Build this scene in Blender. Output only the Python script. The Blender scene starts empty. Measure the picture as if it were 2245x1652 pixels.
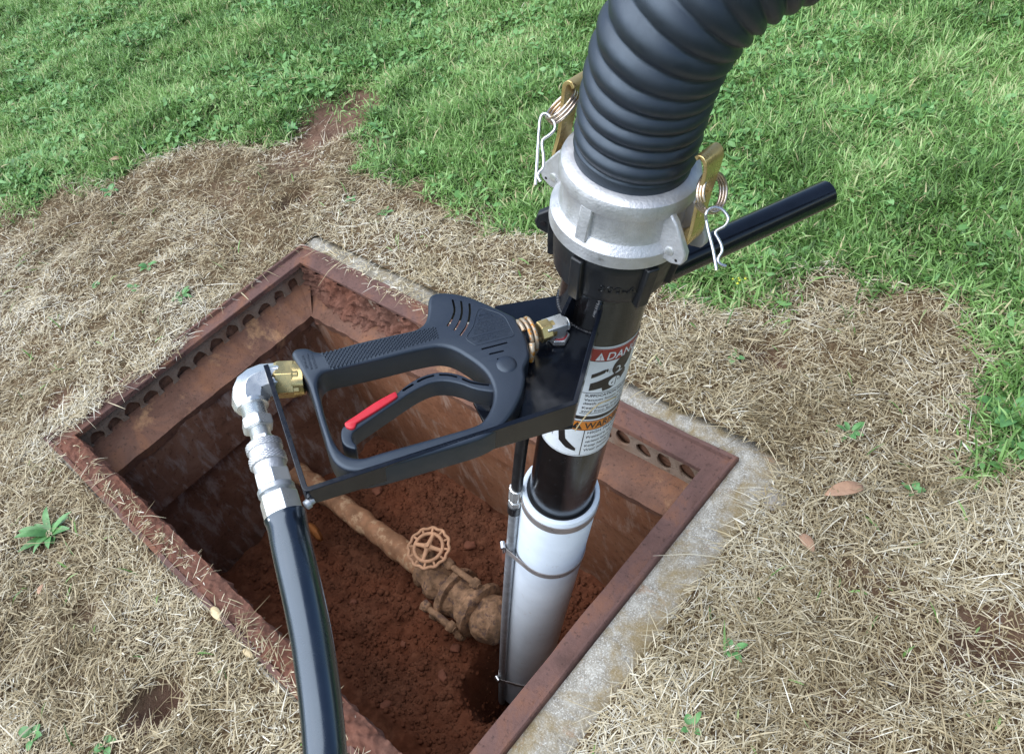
import bpy, bmesh, math, random
import numpy as np
from mathutils import Vector, Matrix

random.seed(7); RNG = np.random.default_rng(11)
SC = bpy.context.scene
COL = SC.collection
# ---------------------------------------------------------------- camera
F_PX = 1816.0; CX, CY = 1122.5, 826.0            # focal length / centre for a 2245 px wide picture
ROT = np.array([[0.73178299, 0.3808818, -0.56517494],
                [0.6511295, -0.63565486, 0.41469661],
                [-0.2013058, -0.67147, -0.71316479]])   # world axes seen from the camera
CAM = np.array([0.0, 0.0, 1.1])
cam = bpy.data.objects.new("camera", bpy.data.cameras.new("camera"))
COL.objects.link(cam)
m = Matrix.Identity(4)
for i in range(3):
    m[i][0] = ROT[i, 0]; m[i][1] = -ROT[i, 1]; m[i][2] = -ROT[i, 2]; m[i][3] = CAM[i]
cam.matrix_world = m
cam.data.sensor_width = 36.0
cam.data.lens = 36.0 * F_PX / 2245.0
cam.data.clip_start = 0.02; cam.data.clip_end = 500.0
SC.camera = cam
# ---------------------------------------------------------------- sky, sun, exposure
SUN_EL, SUN_AZ = math.radians(58), math.atan2(-0.92, -0.38)    # soft light from the left of the picture
W = bpy.data.worlds.new("World"); SC.world = W; W.use_nodes = True
nt = W.node_tree; nt.nodes.clear()
sky = nt.nodes.new("ShaderNodeTexSky"); sky.sky_type = 'NISHITA'; sky.sun_disc = False
sky.sun_elevation = SUN_EL; sky.sun_rotation = math.pi / 2 - SUN_AZ
sky.air_density = 1.0; sky.dust_density = 0.3; sky.ozone_density = 2.0
bg = nt.nodes.new("ShaderNodeBackground"); bg.inputs[1].default_value = 0.08
wo = nt.nodes.new("ShaderNodeOutputWorld")
nt.links.new(sky.outputs[0], bg.inputs[0]); nt.links.new(bg.outputs[0], wo.inputs[0])
sun = bpy.data.objects.new("sun", bpy.data.lights.new("sun", 'SUN'))
sun.data.energy = 3.0; sun.data.angle = math.radians(95); sun.data.color = (0.96, 0.98, 1.0)
COL.objects.link(sun)
sd = Vector((math.cos(SUN_AZ) * math.cos(SUN_EL), math.sin(SUN_AZ) * math.cos(SUN_EL), math.sin(SUN_EL)))
sun.rotation_euler = sd.to_track_quat('Z', 'Y').to_euler(); sun.location = sd * 20
SC.view_settings.view_transform = 'Standard'; SC.view_settings.look = 'None'
SC.view_settings.exposure = 1.08; SC.view_settings.gamma = 1.0
SC.render.engine = 'CYCLES'
SC.cycles.max_bounces = 8; SC.cycles.diffuse_bounces = 3; SC.cycles.glossy_bounces = 4

# ---------------------------------------------------------------- geometry helpers
def ray(x, y): return ROT @ np.array([(x - CX) / F_PX, (y - CY) / F_PX, 1.0])
def at(x, y, depth): return CAM + ray(x, y) * depth
def on_axis_plane(x, y, ax, v):
    r = ray(x, y); return CAM + r * ((v - CAM[ax]) / r[ax])
def ground_pt(x, y, z=0.0): return on_axis_plane(x, y, 2, z)
def nrm(v): v = np.asarray(v, float); return v / np.linalg.norm(v)
def view_of(P):
    c = (np.asarray(P) - CAM) @ ROT
    return c[..., 0] / c[..., 2] * F_PX + CX, c[..., 1] / c[..., 2] * F_PX + CY, c[..., 2]

def hash2(ix, iy, seed):
    n = (ix.astype(np.int64) * 374761393 + iy.astype(np.int64) * 668265263 + seed * 974634777) & 0x7fffffff
    n = ((n ^ (n >> 13)) * 1274126177) & 0x7fffffff
    return ((n ^ (n >> 16)) & 0xffff) / 65535.0
def vnoise(x, y, seed=0):
    x = np.asarray(x, float); y = np.asarray(y, float)
    ix = np.floor(x); iy = np.floor(y); fx = x - ix; fy = y - iy
    fx = fx * fx * (3 - 2 * fx); fy = fy * fy * (3 - 2 * fy)
    a = hash2(ix, iy, seed); b = hash2(ix + 1, iy, seed); c = hash2(ix, iy + 1, seed); d = hash2(ix + 1, iy + 1, seed)
    return (a + (b - a) * fx) * (1 - fy) + (c + (d - c) * fx) * fy
def fbm(x, y, seed=0, octv=4):
    s = 0; w = 1; t = 0
    for k in range(octv):
        s = s + w * vnoise(x * 2 ** k + 13 * k, y * 2 ** k - 7 * k, seed + k); t += w; w *= 0.5
    return s / t

class MB:
    """collects shapes; build() links them as one mesh object"""
    def __init__(s): s.v = []; s.f = []
    def add(s, verts, faces):
        o = len(s.v); s.v += [tuple(map(float, p)) for p in verts]; s.f += [tuple(i + o for i in q) for q in faces]; return s
    def lathe(s, O, d, prof, n=40, x=None, cap=True, phase=0.0):
        d = nrm(d); x = nrm(np.cross(d, [0.3, 0.9, 0.2])) if x is None else nrm(x - d * np.dot(x, d)); y = np.cross(d, x)
        V = []; Fc = []
        for (t, r) in prof:
            for k in range(n):
                th = 2 * math.pi * k / n + phase
                V.append(O + d * t + r * (math.cos(th) * x + math.sin(th) * y))
        for j in range(len(prof) - 1):
            for k in range(n):
                a = j * n + k; b = j * n + (k + 1) % n
                Fc.append((a, b, b + n, a + n))
        if cap:
            Fc.append(tuple(range(n))[::-1]); Fc.append(tuple((len(prof) - 1) * n + k for k in range(n)))
        return s.add(V, Fc)
    def tube(s, P, r, n=12, closed=False, cap=True):
        P = [np.asarray(p, float) for p in P]; m_ = len(P)
        rr = r if hasattr(r, '__len__') else [r] * m_
        T = []
        for i in range(m_):
            if closed: t = P[(i + 1) % m_] - P[i - 1]
            else: t = P[min(i + 1, m_ - 1)] - P[max(i - 1, 0)]
            T.append(nrm(t))
        u = nrm(np.cross(T[0], [0.31, 0.2, 0.93] if abs(T[0][2]) < .9 else [1, 0.1, 0])); V = []; Fc = []
        for i in range(m_):
            u = nrm(u - T[i] * np.dot(u, T[i])); w = np.cross(T[i], u)
            for k in range(n):
                th = 2 * math.pi * k / n
                V.append(P[i] + rr[i] * (math.cos(th) * u + math.sin(th) * w))
        for i in range(m_ if closed else m_ - 1):
            for k in range(n):
                a = i * n + k; b = i * n + (k + 1) % n; c = ((i + 1) % m_) * n
                Fc.append((a, b, c + (k + 1) % n, c + k))
        if cap and not closed:
            Fc.append(tuple(range(n))[::-1]); Fc.append(tuple((m_ - 1) * n + k for k in range(n)))
        return s.add(V, Fc)
    def box(s, O, X, Y, Z, hx, hy, hz):
        O = np.asarray(O, float); X = nrm(X); Y = nrm(Y); Z = nrm(Z)
        V = [O + X * hx * a + Y * hy * b + Z * hz * c for a in (-1, 1) for b in (-1, 1) for c in (-1, 1)]
        return s.add(V, [(0, 1, 3, 2), (4, 6, 7, 5), (0, 4, 5, 1), (2, 3, 7, 6), (0, 2, 6, 4), (1, 5, 7, 3)])
    def abox(s, x0, x1, y0, y1, z0, z1):
        return s.box(((x0 + x1) / 2, (y0 + y1) / 2, (z0 + z1) / 2), (1, 0, 0), (0, 1, 0), (0, 0, 1), (x1 - x0) / 2, (y1 - y0) / 2, (z1 - z0) / 2)
    def loft(s, loops, cap=True, closed=True):
        n = len(loops[0]); V = [p for L in loops for p in L]; Fc = []
        for j in range(len(loops) - 1):
            for k in range(n if closed else n - 1):
                a = j * n + k; b = j * n + (k + 1) % n
                Fc.append((a, b, b + n, a + n))
        if cap and closed: Fc.append(tuple(range(n))[::-1]); Fc.append(tuple((len(loops) - 1) * n + k for k in range(n)))
        return s.add(V, Fc)
    def build(s, name, mat, parent=None, smooth=35, bevel=0.0, fix=True, seg=2):
        me = bpy.data.meshes.new(name)
        off = np.array(parent_world(parent)) if parent is not None else np.zeros(3)
        me.from_pydata([tuple(np.array(p) - off) for p in s.v], [], s.f)
        return finish(name, me, mat, parent, smooth, bevel, fix, seg)

def parent_world(o):
    p = np.zeros(3)
    while o is not None: p = p + np.array(o.location); o = o.parent
    return p

def finish(name, me, mat, parent, smooth=35, bevel=0.0, fix=True, seg=2):
    if fix:
        bm = bmesh.new(); bm.from_mesh(me); bmesh.ops.recalc_face_normals(bm, faces=bm.faces); bm.to_mesh(me); bm.free()
    if mat: me.materials.append(mat)
    if smooth:
        me.shade_smooth(); me.set_sharp_from_angle(angle=math.radians(smooth))
    o = bpy.data.objects.new(name, me); COL.objects.link(o)
    if parent is not None: o.parent = parent
    if bevel:
        b = o.modifiers.new("bevel", 'BEVEL'); b.width = bevel; b.segments = seg; b.limit_method = 'ANGLE'; b.angle_limit = math.radians(40)
    return o

def tag(o, label, cat, group=None, kind=None):
    if label: o['label'] = label
    if cat: o['category'] = cat
    if group: o['group'] = group
    if kind: o['kind'] = kind
    return o
def thing(name, label, cat, loc=(0, 0, 0), group=None):
    o = bpy.data.objects.new(name, None); o.empty_display_size = 0.05; COL.objects.link(o); o.location = tuple(map(float, loc))
    return tag(o, label, cat, group)

def smooth_line(P, sub=6, closed=False):
    P = [np.asarray(p, float) for p in P]; n = len(P); out = []
    for i in range(n if closed else n - 1):
        if closed: p0, p1, p2, p3 = P[i - 1], P[i], P[(i + 1) % n], P[(i + 2) % n]
        else: p0, p1, p2, p3 = P[max(i - 1, 0)], P[i], P[i + 1], P[min(i + 2, n - 1)]
        for k in range(sub):
            t = k / sub
            out.append(0.5 * ((2 * p1) + (-p0 + p2) * t + (2 * p0 - 5 * p1 + 4 * p2 - p3) * t * t + (-p0 + 3 * p1 - 3 * p2 + p3) * t ** 3))
    if not closed: out.append(P[-1])
    return out

def flat_shape(loops, half, bevel=0.0, res=3):
    """2-D outline with holes -> solid of thickness 2*half about z=0, as a mesh datablock"""
    cu = bpy.data.curves.new("tmp", 'CURVE'); cu.dimensions = '2D'; cu.fill_mode = 'BOTH'
    for L in loops:
        sp = cu.splines.new('POLY'); sp.points.add(len(L) - 1); sp.use_cyclic_u = True
        for p, q in zip(sp.points, L): p.co = (q[0], q[1], 0, 1)
    cu.extrude = half - bevel; cu.bevel_depth = bevel; cu.bevel_resolution = res; cu.offset = -bevel
    return curve_to_mesh(cu)
def curve_to_mesh(cu):
    ob = bpy.data.objects.new("tmp", cu); COL.objects.link(ob)
    dg = bpy.context.evaluated_depsgraph_get(); dg.update()
    me = bpy.data.meshes.new_from_object(ob.evaluated_get(dg))
    bpy.data.objects.remove(ob); bpy.data.curves.remove(cu)
    bm = bmesh.new(); bm.from_mesh(me); bmesh.ops.remove_doubles(bm, verts=bm.verts, dist=1e-6); bm.to_mesh(me); bm.free()
    return me
def text_mesh(txt, size, extrude=0.0, fat=0.0, align='LEFT', shear=0.0, space=1.0):
    cu = bpy.data.curves.new("tmp", 'FONT'); cu.body = txt; cu.size = size; cu.extrude = extrude; cu.offset = fat
    cu.align_x = align; cu.shear = shear; cu.resolution_u = 3; cu.space_character = space
    return curve_to_mesh(cu)
def map_mesh(me, fn):
    n = len(me.vertices); co = np.empty(n * 3); me.vertices.foreach_get('co', co); co = co.reshape(-1, 3)
    me.vertices.foreach_set('co', fn(co).astype(np.float32).ravel()); me.update(); return me
def boolean_cut(o, cutters):
    """subtract meshes (in the object's own coordinates) and bake the result"""
    bm = bmesh.new()
    for c in cutters: bm.from_mesh(c)
    cm = bpy.data.meshes.new("cut"); bmesh.ops.recalc_face_normals(bm, faces=bm.faces); bm.to_mesh(cm); bm.free()
    co = bpy.data.objects.new("cut", cm); COL.objects.link(co); co.parent = o.parent
    md = o.modifiers.new("cut", 'BOOLEAN'); md.operation = 'DIFFERENCE'; md.object = co; md.solver = 'EXACT'; md.use_self = True
    dg = bpy.context.evaluated_depsgraph_get(); dg.update()
    me = bpy.data.meshes.new_from_object(o.evaluated_get(dg)); o.modifiers.remove(md); old = o.data; o.data = me
    bpy.data.objects.remove(co)
    me.shade_smooth(); me.set_sharp_from_angle(angle=math.radians(38))
    return o

# ---------------------------------------------------------------- materials
def new_mat(name):
    M = bpy.data.materials.new(name); M.use_nodes = True; t = M.node_tree; t.nodes.clear()
    out = t.nodes.new("ShaderNodeOutputMaterial"); p = t.nodes.new("ShaderNodeBsdfPrincipled")
    t.links.new(p.outputs[0], out.inputs[0]); return M, t, p
def coords(t, scale=None, kind='Object'):
    c = t.nodes.new("ShaderNodeTexCoord")
    if scale is None: return c.outputs[kind]
    mp = t.nodes.new("ShaderNodeMapping"); mp.inputs['Scale'].default_value = scale
    t.links.new(c.outputs[kind], mp.inputs[0]); return mp.outputs[0]
def noise(t, scale, detail=5, rough=0.6, vec=None, dist=0.0):
    n = t.nodes.new("ShaderNodeTexNoise"); n.inputs['Scale'].default_value = scale; n.inputs['Detail'].default_value = detail
    n.inputs['Roughness'].default_value = rough; n.inputs['Distortion'].default_value = dist
    t.links.new(vec if vec is not None else coords(t), n.inputs['Vector']); return n.outputs[0]
def ramp(t, fac, stops, interp='LINEAR'):
    r = t.nodes.new("ShaderNodeValToRGB"); r.color_ramp.interpolation = interp; e = r.color_ramp.elements
    while len(e) > 1: e.remove(e[-1])
    e[0].position = stops[0][0]; e[0].color = (*stops[0][1], 1) if len(stops[0][1]) == 3 else stops[0][1]
    for p, c in stops[1:]:
        k = e.new(p); k.color = (*c, 1)
    t.links.new(fac, r.inputs[0]); return r.outputs[0]
def grey(a): return (a, a, a)
def mix(t, fac, a, b, mode='MIX'):
    n = t.nodes.new("ShaderNodeMix"); n.data_type = 'RGBA'; n.blend_type = mode
    if isinstance(fac, float): n.inputs[0].default_value = fac
    else: t.links.new(fac, n.inputs[0])
    for i, v in ((6, a), (7, b)):
        if isinstance(v, tuple): n.inputs[i].default_value = (*v, 1)
        else: t.links.new(v, n.inputs[i])
    return n.outputs[2]
def bump(t, p, h, strength=0.3, dist=0.002):
    b = t.nodes.new("ShaderNodeBump"); b.inputs['Strength'].default_value = strength; b.inputs['Distance'].default_value = dist
    t.links.new(h, b.inputs['Height']); t.links.new(b.outputs[0], p.inputs['Normal'])
def simple(name, col, rough, metal=0.0, nscale=40, var=0.25, rvar=0.15, bmp=0.0, bscale=300, spec=0.5, bdist=0.0006, dirt=None, dirt_at=0.62, dirt_scale=25, coat=0.0):
    M, t, p = new_mat(name)
    n = noise(t, nscale)
    c = ramp(t, n, [(0.3, tuple(x * (1 - var) for x in col)), (0.7, tuple(min(1, x * (1 + var)) for x in col))])
    if dirt:
        dn = noise(t, dirt_scale, 8, 0.7)
        dm = ramp(t, dn, [(dirt_at, grey(0)), (dirt_at + 0.07, grey(1))]); c = mix(t, dm, c, dirt)
    t.links.new(c, p.inputs['Base Color'])
    n2 = noise(t, nscale * 1.7, 6, 0.7)
    t.links.new(ramp(t, n2, [(0.3, grey(max(0.02, rough - rvar))), (0.7, grey(min(1, rough + rvar)))]), p.inputs['Roughness'])
    p.inputs['Metallic'].default_value = metal; p.inputs['Specular IOR Level'].default_value = spec
    if spec > 0.8: p.inputs['Specular Tint'].default_value = (0.72, 0.86, 1.0, 1)
    p.inputs['Coat Weight'].default_value = coat; p.inputs['Coat Roughness'].default_value = 0.05
    if bmp: bump(t, p, noise(t, bscale, 4, 0.6), bmp, bdist)
    return M

M_PAINT = simple("black_gloss_paint", (0.006, 0.0075, 0.012), 0.16, rvar=0.08, bmp=0.06, bscale=60, dirt=(0.09, 0.075, 0.06), dirt_at=0.74, dirt_scale=140, spec=0.45)
M_TUBE = simple("black_wand_paint", (0.008, 0.007, 0.007), 0.2, rvar=0.1, bmp=0.05, bscale=50, dirt=(0.05, 0.04, 0.03), dirt_at=0.72, dirt_scale=60, spec=1.0)
M_NUT = simple("black_nylon", (0.011, 0.012, 0.014), 0.42, bmp=0.12, bscale=200)
M_GUN = simple("black_moulded_plastic", (0.0115, 0.0145, 0.023), 0.46, spec=0.85, var=0.12, rvar=0.06, bmp=0.2, bscale=1200, bdist=0.0003)
M_RUBBER = simple("black_corrugated_rubber", (0.009, 0.0115, 0.018), 0.48, nscale=25, rvar=0.1, bmp=0.08, bscale=90, dirt=(0.045, 0.045, 0.05), dirt_at=0.7, dirt_scale=70, spec=1.0)
M_HOSE = simple("black_hose_cover", (0.008, 0.0105, 0.017), 0.24, nscale=15, rvar=0.07, bmp=0.06, bscale=30, bdist=0.002, dirt=(0.05, 0.05, 0.055), dirt_at=0.76, dirt_scale=50, spec=1.0, coat=0.2)
M_THINHOSE = simple("black_thin_hose_rubber", (0.012, 0.012, 0.013), 0.4)
M_ALU = simple("cast_aluminium", (0.57, 0.57, 0.58), 0.48, metal=0.72, nscale=35, var=0.14, rvar=0.14, bmp=0.6, bscale=420, bdist=0.0008, dirt=(0.33, 0.32, 0.31), dirt_at=0.64, dirt_scale=45)
M_ZINC = simple("zinc_plated_steel", (0.7, 0.71, 0.7), 0.3, metal=0.75, var=0.1, rvar=0.1, bmp=0.05, bscale=150, dirt=(0.42, 0.4, 0.38), dirt_at=0.7, dirt_scale=60)
M_WIRE = simple("bright_steel_wire", (0.62, 0.62, 0.63), 0.25, metal=0.9, var=0.12)
M_GALV = simple("galvanised_steel", (0.42, 0.44, 0.46), 0.42, metal=0.7, nscale=60, var=0.2)
M_BAND = simple("stainless_band", (0.42, 0.38, 0.36), 0.38, metal=0.6, var=0.2)
M_BRASS = simple("brass", (0.66, 0.5, 0.22), 0.3, metal=0.85, var=0.12, dirt=(0.3, 0.2, 0.08), dirt_at=0.68, dirt_scale=90)
M_CAMARM = simple("worn_brass_cam_arm", (0.62, 0.46, 0.2), 0.32, metal=0.8, var=0.2, bmp=0.25, bscale=250, dirt=(0.22, 0.15, 0.06), dirt_at=0.6, dirt_scale=80)
M_RINGWIRE = simple("yellow_zinc_ring_wire", (0.6, 0.5, 0.42), 0.24, metal=0.9, var=0.2, dirt=(0.5, 0.36, 0.2), dirt_at=0.55, dirt_scale=60)
M_RUSTWIRE = simple("rust_stained_wire", (0.45, 0.37, 0.27), 0.4, metal=0.5, dirt=(0.42, 0.17, 0.02), dirt_at=0.5, dirt_scale=220)
M_RED = simple("red_plastic", (0.5, 0.018, 0.03), 0.4, var=0.08)
M_PVC = simple("white_pvc", (0.62, 0.68, 0.74), 0.4, nscale=14, var=0.08, rvar=0.12, bmp=0.08, bscale=40, dirt=(0.5, 0.5, 0.5), dirt_at=0.62, dirt_scale=34)
M_DWHITE = simple("label_white", (0.74, 0.77, 0.8), 0.35, var=0.04, dirt=(0.45, 0.4, 0.34), dirt_at=0.74, dirt_scale=70)
M_DRED = simple("label_red", (0.33, 0.03, 0.025), 0.35, var=0.05)
M_DORANGE = simple("label_orange", (0.62, 0.2, 0.022), 0.35, var=0.05)
M_DBLACK = simple("label_and_hole_black", (0.014, 0.012, 0.013), 0.35, var=0.05)
M_MUDPIPE = simple("mud_coated_pipe", (0.23, 0.115, 0.06), 0.8, nscale=28, var=0.35, bmp=0.6, bscale=90, bdist=0.004, dirt=(0.36, 0.225, 0.13), dirt_at=0.53, dirt_scale=36, spec=0.25)
M_VALVE = simple("mud_coated_valve", (0.21, 0.12, 0.068), 0.85, nscale=60, var=0.55, bmp=0.7, bscale=130, bdist=0.004, dirt=(0.1, 0.06, 0.045), dirt_at=0.53, dirt_scale=55, spec=0.2)
M_WHEEL = simple("mud_dusted_handwheel", (0.38, 0.21, 0.12), 0.8, nscale=50, var=0.25, bmp=0.3, bscale=200, spec=0.25)
M_STONE = simple("red_clay_stone", (0.16, 0.06, 0.035), 0.9, var=0.3, bmp=0.4, bscale=150, spec=0.2)
M_PALESTONE = simple("pale_grey_stone", (0.3, 0.27, 0.23), 0.85, nscale=60, var=0.3, bmp=0.4, bscale=220, spec=0.25)
M_SHARD = simple("rusty_orange_shard", (0.24, 0.085, 0.022), 0.75, nscale=60, var=0.35, bmp=0.4, bscale=150, spec=0.25)

def rust_mat(name, a, b, c, sc=9.0, streak=None, rough=0.72, pale=None):
    M, t, p = new_mat(name)
    n = noise(t, sc, 8, 0.68, dist=0.6)
    col = ramp(t, n, [(0.3, a), (0.5, b), (0.68, c)])
    n2 = noise(t, sc * 14, 6, 0.75)
    col = mix(t, ramp(t, n2, [(0.55, grey(0)), (0.68, grey(0.75))]), col, tuple(x * 0.3 for x in a))
    if pale:
        n3 = noise(t, sc * 0.9, 9, 0.72, vec=coords(t, pale[1]), dist=0.3)
        col = mix(t, ramp(t, n3, [(pale[2], grey(0)), (pale[2] + 0.12, grey(0.85))]), col, pale[0])
    t.links.new(col, p.inputs['Base Color'])
    t.links.new(ramp(t, noise(t, sc * 3, 5, 0.6), [(0.3, grey(rough - 0.2)), (0.7, grey(min(1, rough + 0.15)))]), p.inputs['Roughness'])
    p.inputs['Specular IOR Level'].default_value = 0.22
    bump(t, p, noise(t, sc * 16, 8, 0.75), 0.5, 0.003)
    return M
M_RIM = rust_mat("rusty_angle_iron", (0.085, 0.046, 0.038), (0.135, 0.073, 0.06), (0.205, 0.09, 0.05), 8)
M_PERF = rust_mat("dirty_perforated_plate", (0.14, 0.085, 0.055), (0.24, 0.18, 0.135), (0.19, 0.11, 0.07), 11)
M_LEDGE = rust_mat("rusty_ledge", (0.085, 0.043, 0.03), (0.14, 0.07, 0.047), (0.21, 0.095, 0.05), 9, pale=((0.42, 0.24, 0.12), (0.8, 0.8, 0.8), 0.56))
M_WALLWET = rust_mat("wet_stained_wall", (0.085, 0.04, 0.024), (0.155, 0.075, 0.047), (0.22, 0.12, 0.08), 7, rough=0.5, pale=((0.27, 0.21, 0.18), (6, 6, 1.8), 0.5))
M_WALLRED = rust_mat("red_stained_wall", (0.12, 0.05, 0.026), (0.185, 0.08, 0.042), (0.23, 0.115, 0.066), 6, rough=0.65, pale=((0.27, 0.18, 0.135), (5, 5, 1.5), 0.52))
M_BACK = rust_mat("soil_behind_plate", (0.09, 0.04, 0.022), (0.18, 0.09, 0.055), (0.26, 0.135, 0.085), 20)

def concrete_mat():
    M, t, p = new_mat("lichened_concrete")
    n = noise(t, 60, 8, 0.75); col = ramp(t, n, [(0.3, (0.18, 0.16, 0.13)), (0.52, (0.33, 0.305, 0.255)), (0.7, (0.5, 0.475, 0.415))])
    col = mix(t, ramp(t, noise(t, 420, 4, 0.7), [(0.52, grey(0)), (0.62, grey(0.75))]), col, (0.68, 0.66, 0.6)); col = mix(t, ramp(t, noise(t, 330, 4, 0.7), [(0.60, grey(0)), (0.68, grey(0.7))]), col, (0.12, 0.1, 0.075))
    n2 = noise(t, 13, 8, 0.72, dist=0.4)
    col = mix(t, ramp(t, n2, [(0.45, grey(0)), (0.6, grey(0.75))]), col, (0.25, 0.175, 0.065))
    n3 = noise(t, 15, 6, 0.7, vec=coords(t, (1.0, 1.3, 1)))
    col = mix(t, ramp(t, n3, [(0.6, grey(0)), (0.7, grey(0.6))]), col, (0.3, 0.14, 0.045))
    t.links.new(col, p.inputs['Base Color']); p.inputs['Roughness'].default_value = 0.9; p.inputs['Specular IOR Level'].default_value = 0.25
    bump(t, p, noise(t, 180, 8, 0.75), 0.6, 0.004); return M
M_CONC = concrete_mat()

def soil_mat(name, dark, midc, light, sc=40):
    M, t, p = new_mat(name)
    n = noise(t, sc, 10, 0.75); col = ramp(t, n, [(0.28, dark), (0.5, midc), (0.72, light)])
    n2 = noise(t, sc * 0.12, 4, 0.6); col = mix(t, ramp(t, n2, [(0.4, grey(0)), (0.7, grey(0.6))]), col, tuple(min(1, x * 1.5) for x in (midc[0], midc[1] * 0.75, midc[2] * 0.6)))
    t.links.new(col, p.inputs['Base Color']); p.inputs['Roughness'].default_value = 0.92; p.inputs['Specular IOR Level'].default_value = 0.2
    bump(t, p, noise(t, sc * 5, 8, 0.8), 0.8, 0.004); return M
M_SOIL = soil_mat("red_clay_soil", (0.045, 0.015, 0.007), (0.105, 0.038, 0.019), (0.19, 0.078, 0.042), 38)
M_CRUST = soil_mat("dry_red_soil_crust", (0.075, 0.036, 0.026), (0.145, 0.07, 0.05), (0.22, 0.115, 0.082), 50)

def ground_mat():
    """thatch / turf / bare clay picked by the vertex attribute that the ground builder writes"""
    M, t, p = new_mat("lawn_ground")
    a = t.nodes.new("ShaderNodeAttribute"); a.attribute_name = "cover"
    sep = t.nodes.new("ShaderNodeSeparateColor"); t.links.new(a.outputs['Color'], sep.inputs[0])
    th = ramp(t, noise(t, 160, 8, 0.8), [(0.3, (0.045, 0.028, 0.015)), (0.5, (0.125, 0.082, 0.044)), (0.7, (0.24, 0.17, 0.1))])
    gr = ramp(t, noise(t, 90, 8, 0.8), [(0.3, (0.014, 0.02, 0.007)), (0.55, (0.04, 0.055, 0.018)), (0.75, (0.09, 0.08, 0.035))])
    cl = ramp(t, noise(t, 45, 8, 0.75), [(0.3, (0.1, 0.055, 0.037)), (0.55, (0.175, 0.105, 0.073)), (0.75, (0.26, 0.17, 0.12))])
    col = mix(t, sep.outputs[0], th, gr); col = mix(t, sep.outputs[1], col, cl)
    t.links.new(col, p.inputs['Base Color']); p.inputs['Roughness'].default_value = 0.95; p.inputs['Specular IOR Level'].default_value = 0.15
    bump(t, p, noise(t, 220, 8, 0.8), 0.8, 0.006); return M
M_GROUND = ground_mat()

def blade_mat(name, stops, rough=0.5, trans=0.25, spec=0.4):
    M, t, p = new_mat(name)
    a = t.nodes.new("ShaderNodeAttribute"); a.attribute_name = "tint"
    sep = t.nodes.new("ShaderNodeSeparateColor"); t.links.new(a.outputs['Color'], sep.inputs[0])
    col = ramp(t, sep.outputs[0], stops)
    t.links.new(col, p.inputs['Base Color']); p.inputs['Roughness'].default_value = rough; p.inputs['Specular IOR Level'].default_value = spec
    if trans:
        tr = t.nodes.new("ShaderNodeBsdfTranslucent"); t.links.new(col, tr.inputs[0])
        mx = t.nodes.new("ShaderNodeMixShader"); mx.inputs[0].default_value = trans
        out = [n for n in t.nodes if n.type == 'OUTPUT_MATERIAL'][0]
        t.links.new(p.outputs[0], mx.inputs[1]); t.links.new(tr.outputs[0], mx.inputs[2]); t.links.new(mx.outputs[0], out.inputs[0])
    return M
M_STRAW = blade_mat("dry_straw", [(0.0, (0.115, 0.08, 0.036)), (0.2, (0.26, 0.195, 0.098)), (0.45, (0.44, 0.36, 0.215)), (0.75, (0.6, 0.525, 0.365)), (1.0, (0.74, 0.7, 0.58))], 0.6, 0.1)
M_GRASS = blade_mat("green_grass", [(0.0, (0.055, 0.115, 0.026)), (0.35, (0.145, 0.275, 0.065)), (0.65, (0.265, 0.455, 0.13)), (0.9, (0.42, 0.61, 0.25)), (1.0, (0.54, 0.48, 0.26))], 0.42, 0.3)
M_CLOVER = blade_mat("broad_leaf_weed", [(0.0, (0.08, 0.19, 0.05)), (0.5, (0.16, 0.34, 0.1)), (1.0, (0.26, 0.46, 0.18))], 0.4, 0.25)
M_WEED = simple("weed_leaf", (0.095, 0.23, 0.068), 0.4, nscale=60, var=0.3, spec=0.5)
M_DEADLEAF = simple("dead_leaf", (0.38, 0.225, 0.14), 0.6, nscale=60, var=0.2)
M_YELLOW = simple("yellow_petal", (0.5, 0.5, 0.04), 0.5, nscale=60, var=0.2)
M_STALK = simple("dry_stalk", (0.55, 0.43, 0.24), 0.55, nscale=60, var=0.2)

# ================================================================ the setting: ground
HX0, HX1, HY0, HY1 = -1.606, -0.362, -0.006, 0.738          # edge of the lawn round the pit
dry_px = [(-500, 560), (-200, 500), (0, 462), (70, 470), (150, 425), (260, 372), (370, 335), (450, 305), (520, 312), (600, 292),
          (650, 262), (690, 262), (790, 268), (800, 300), (835, 335), (880, 372), (910, 400), (1000, 432), (1100, 462), (1190, 478), (1300, 540), (1400, 590),
          (1480, 602), (1600, 620), (1700, 645), (1850, 610), (1960, 615), (2085, 690), (2170, 790), (2225, 890), (2265, 1000), (2340, 1060), (2500, 1150),
          (2700, 1500), (2700, 2400), (1500, 2600), (-300, 2600), (-700, 1500)]
DRY = np.array([ground_pt(*p)[:2] for p in dry_px])
def in_poly(x, y, P):
    r = np.zeros(x.shape, bool); j = len(P) - 1
    for i in range(len(P)):
        xi, yi = P[i]; xj, yj = P[j]
        c = ((yi > y) != (yj > y)) & (x < (xj - xi) * (y - yi) / (yj - yi + 1e-12) + xi); r ^= c; j = i
    return r
def poly_dist(x, y, P):
    d = np.full(x.shape, 1e9)
    for i in range(len(P)):
        a = P[i]; b = P[(i + 1) % len(P)]; ab = b - a; L = ab @ ab
        t = np.clip(((x - a[0]) * ab[0] + (y - a[1]) * ab[1]) / L, 0, 1)
        d = np.minimum(d, np.hypot(x - a[0] - t * ab[0], y - a[1] - t * ab[1]))
    return d
def dryness(x, y):
    """signed: >0 inside the dry patch"""
    d = poly_dist(x, y, DRY); d = np.where(in_poly(x, y, DRY), d, -d)
    return d + (fbm(x * 7, y * 7, 21, 4) - 0.5) * 0.34
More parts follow.
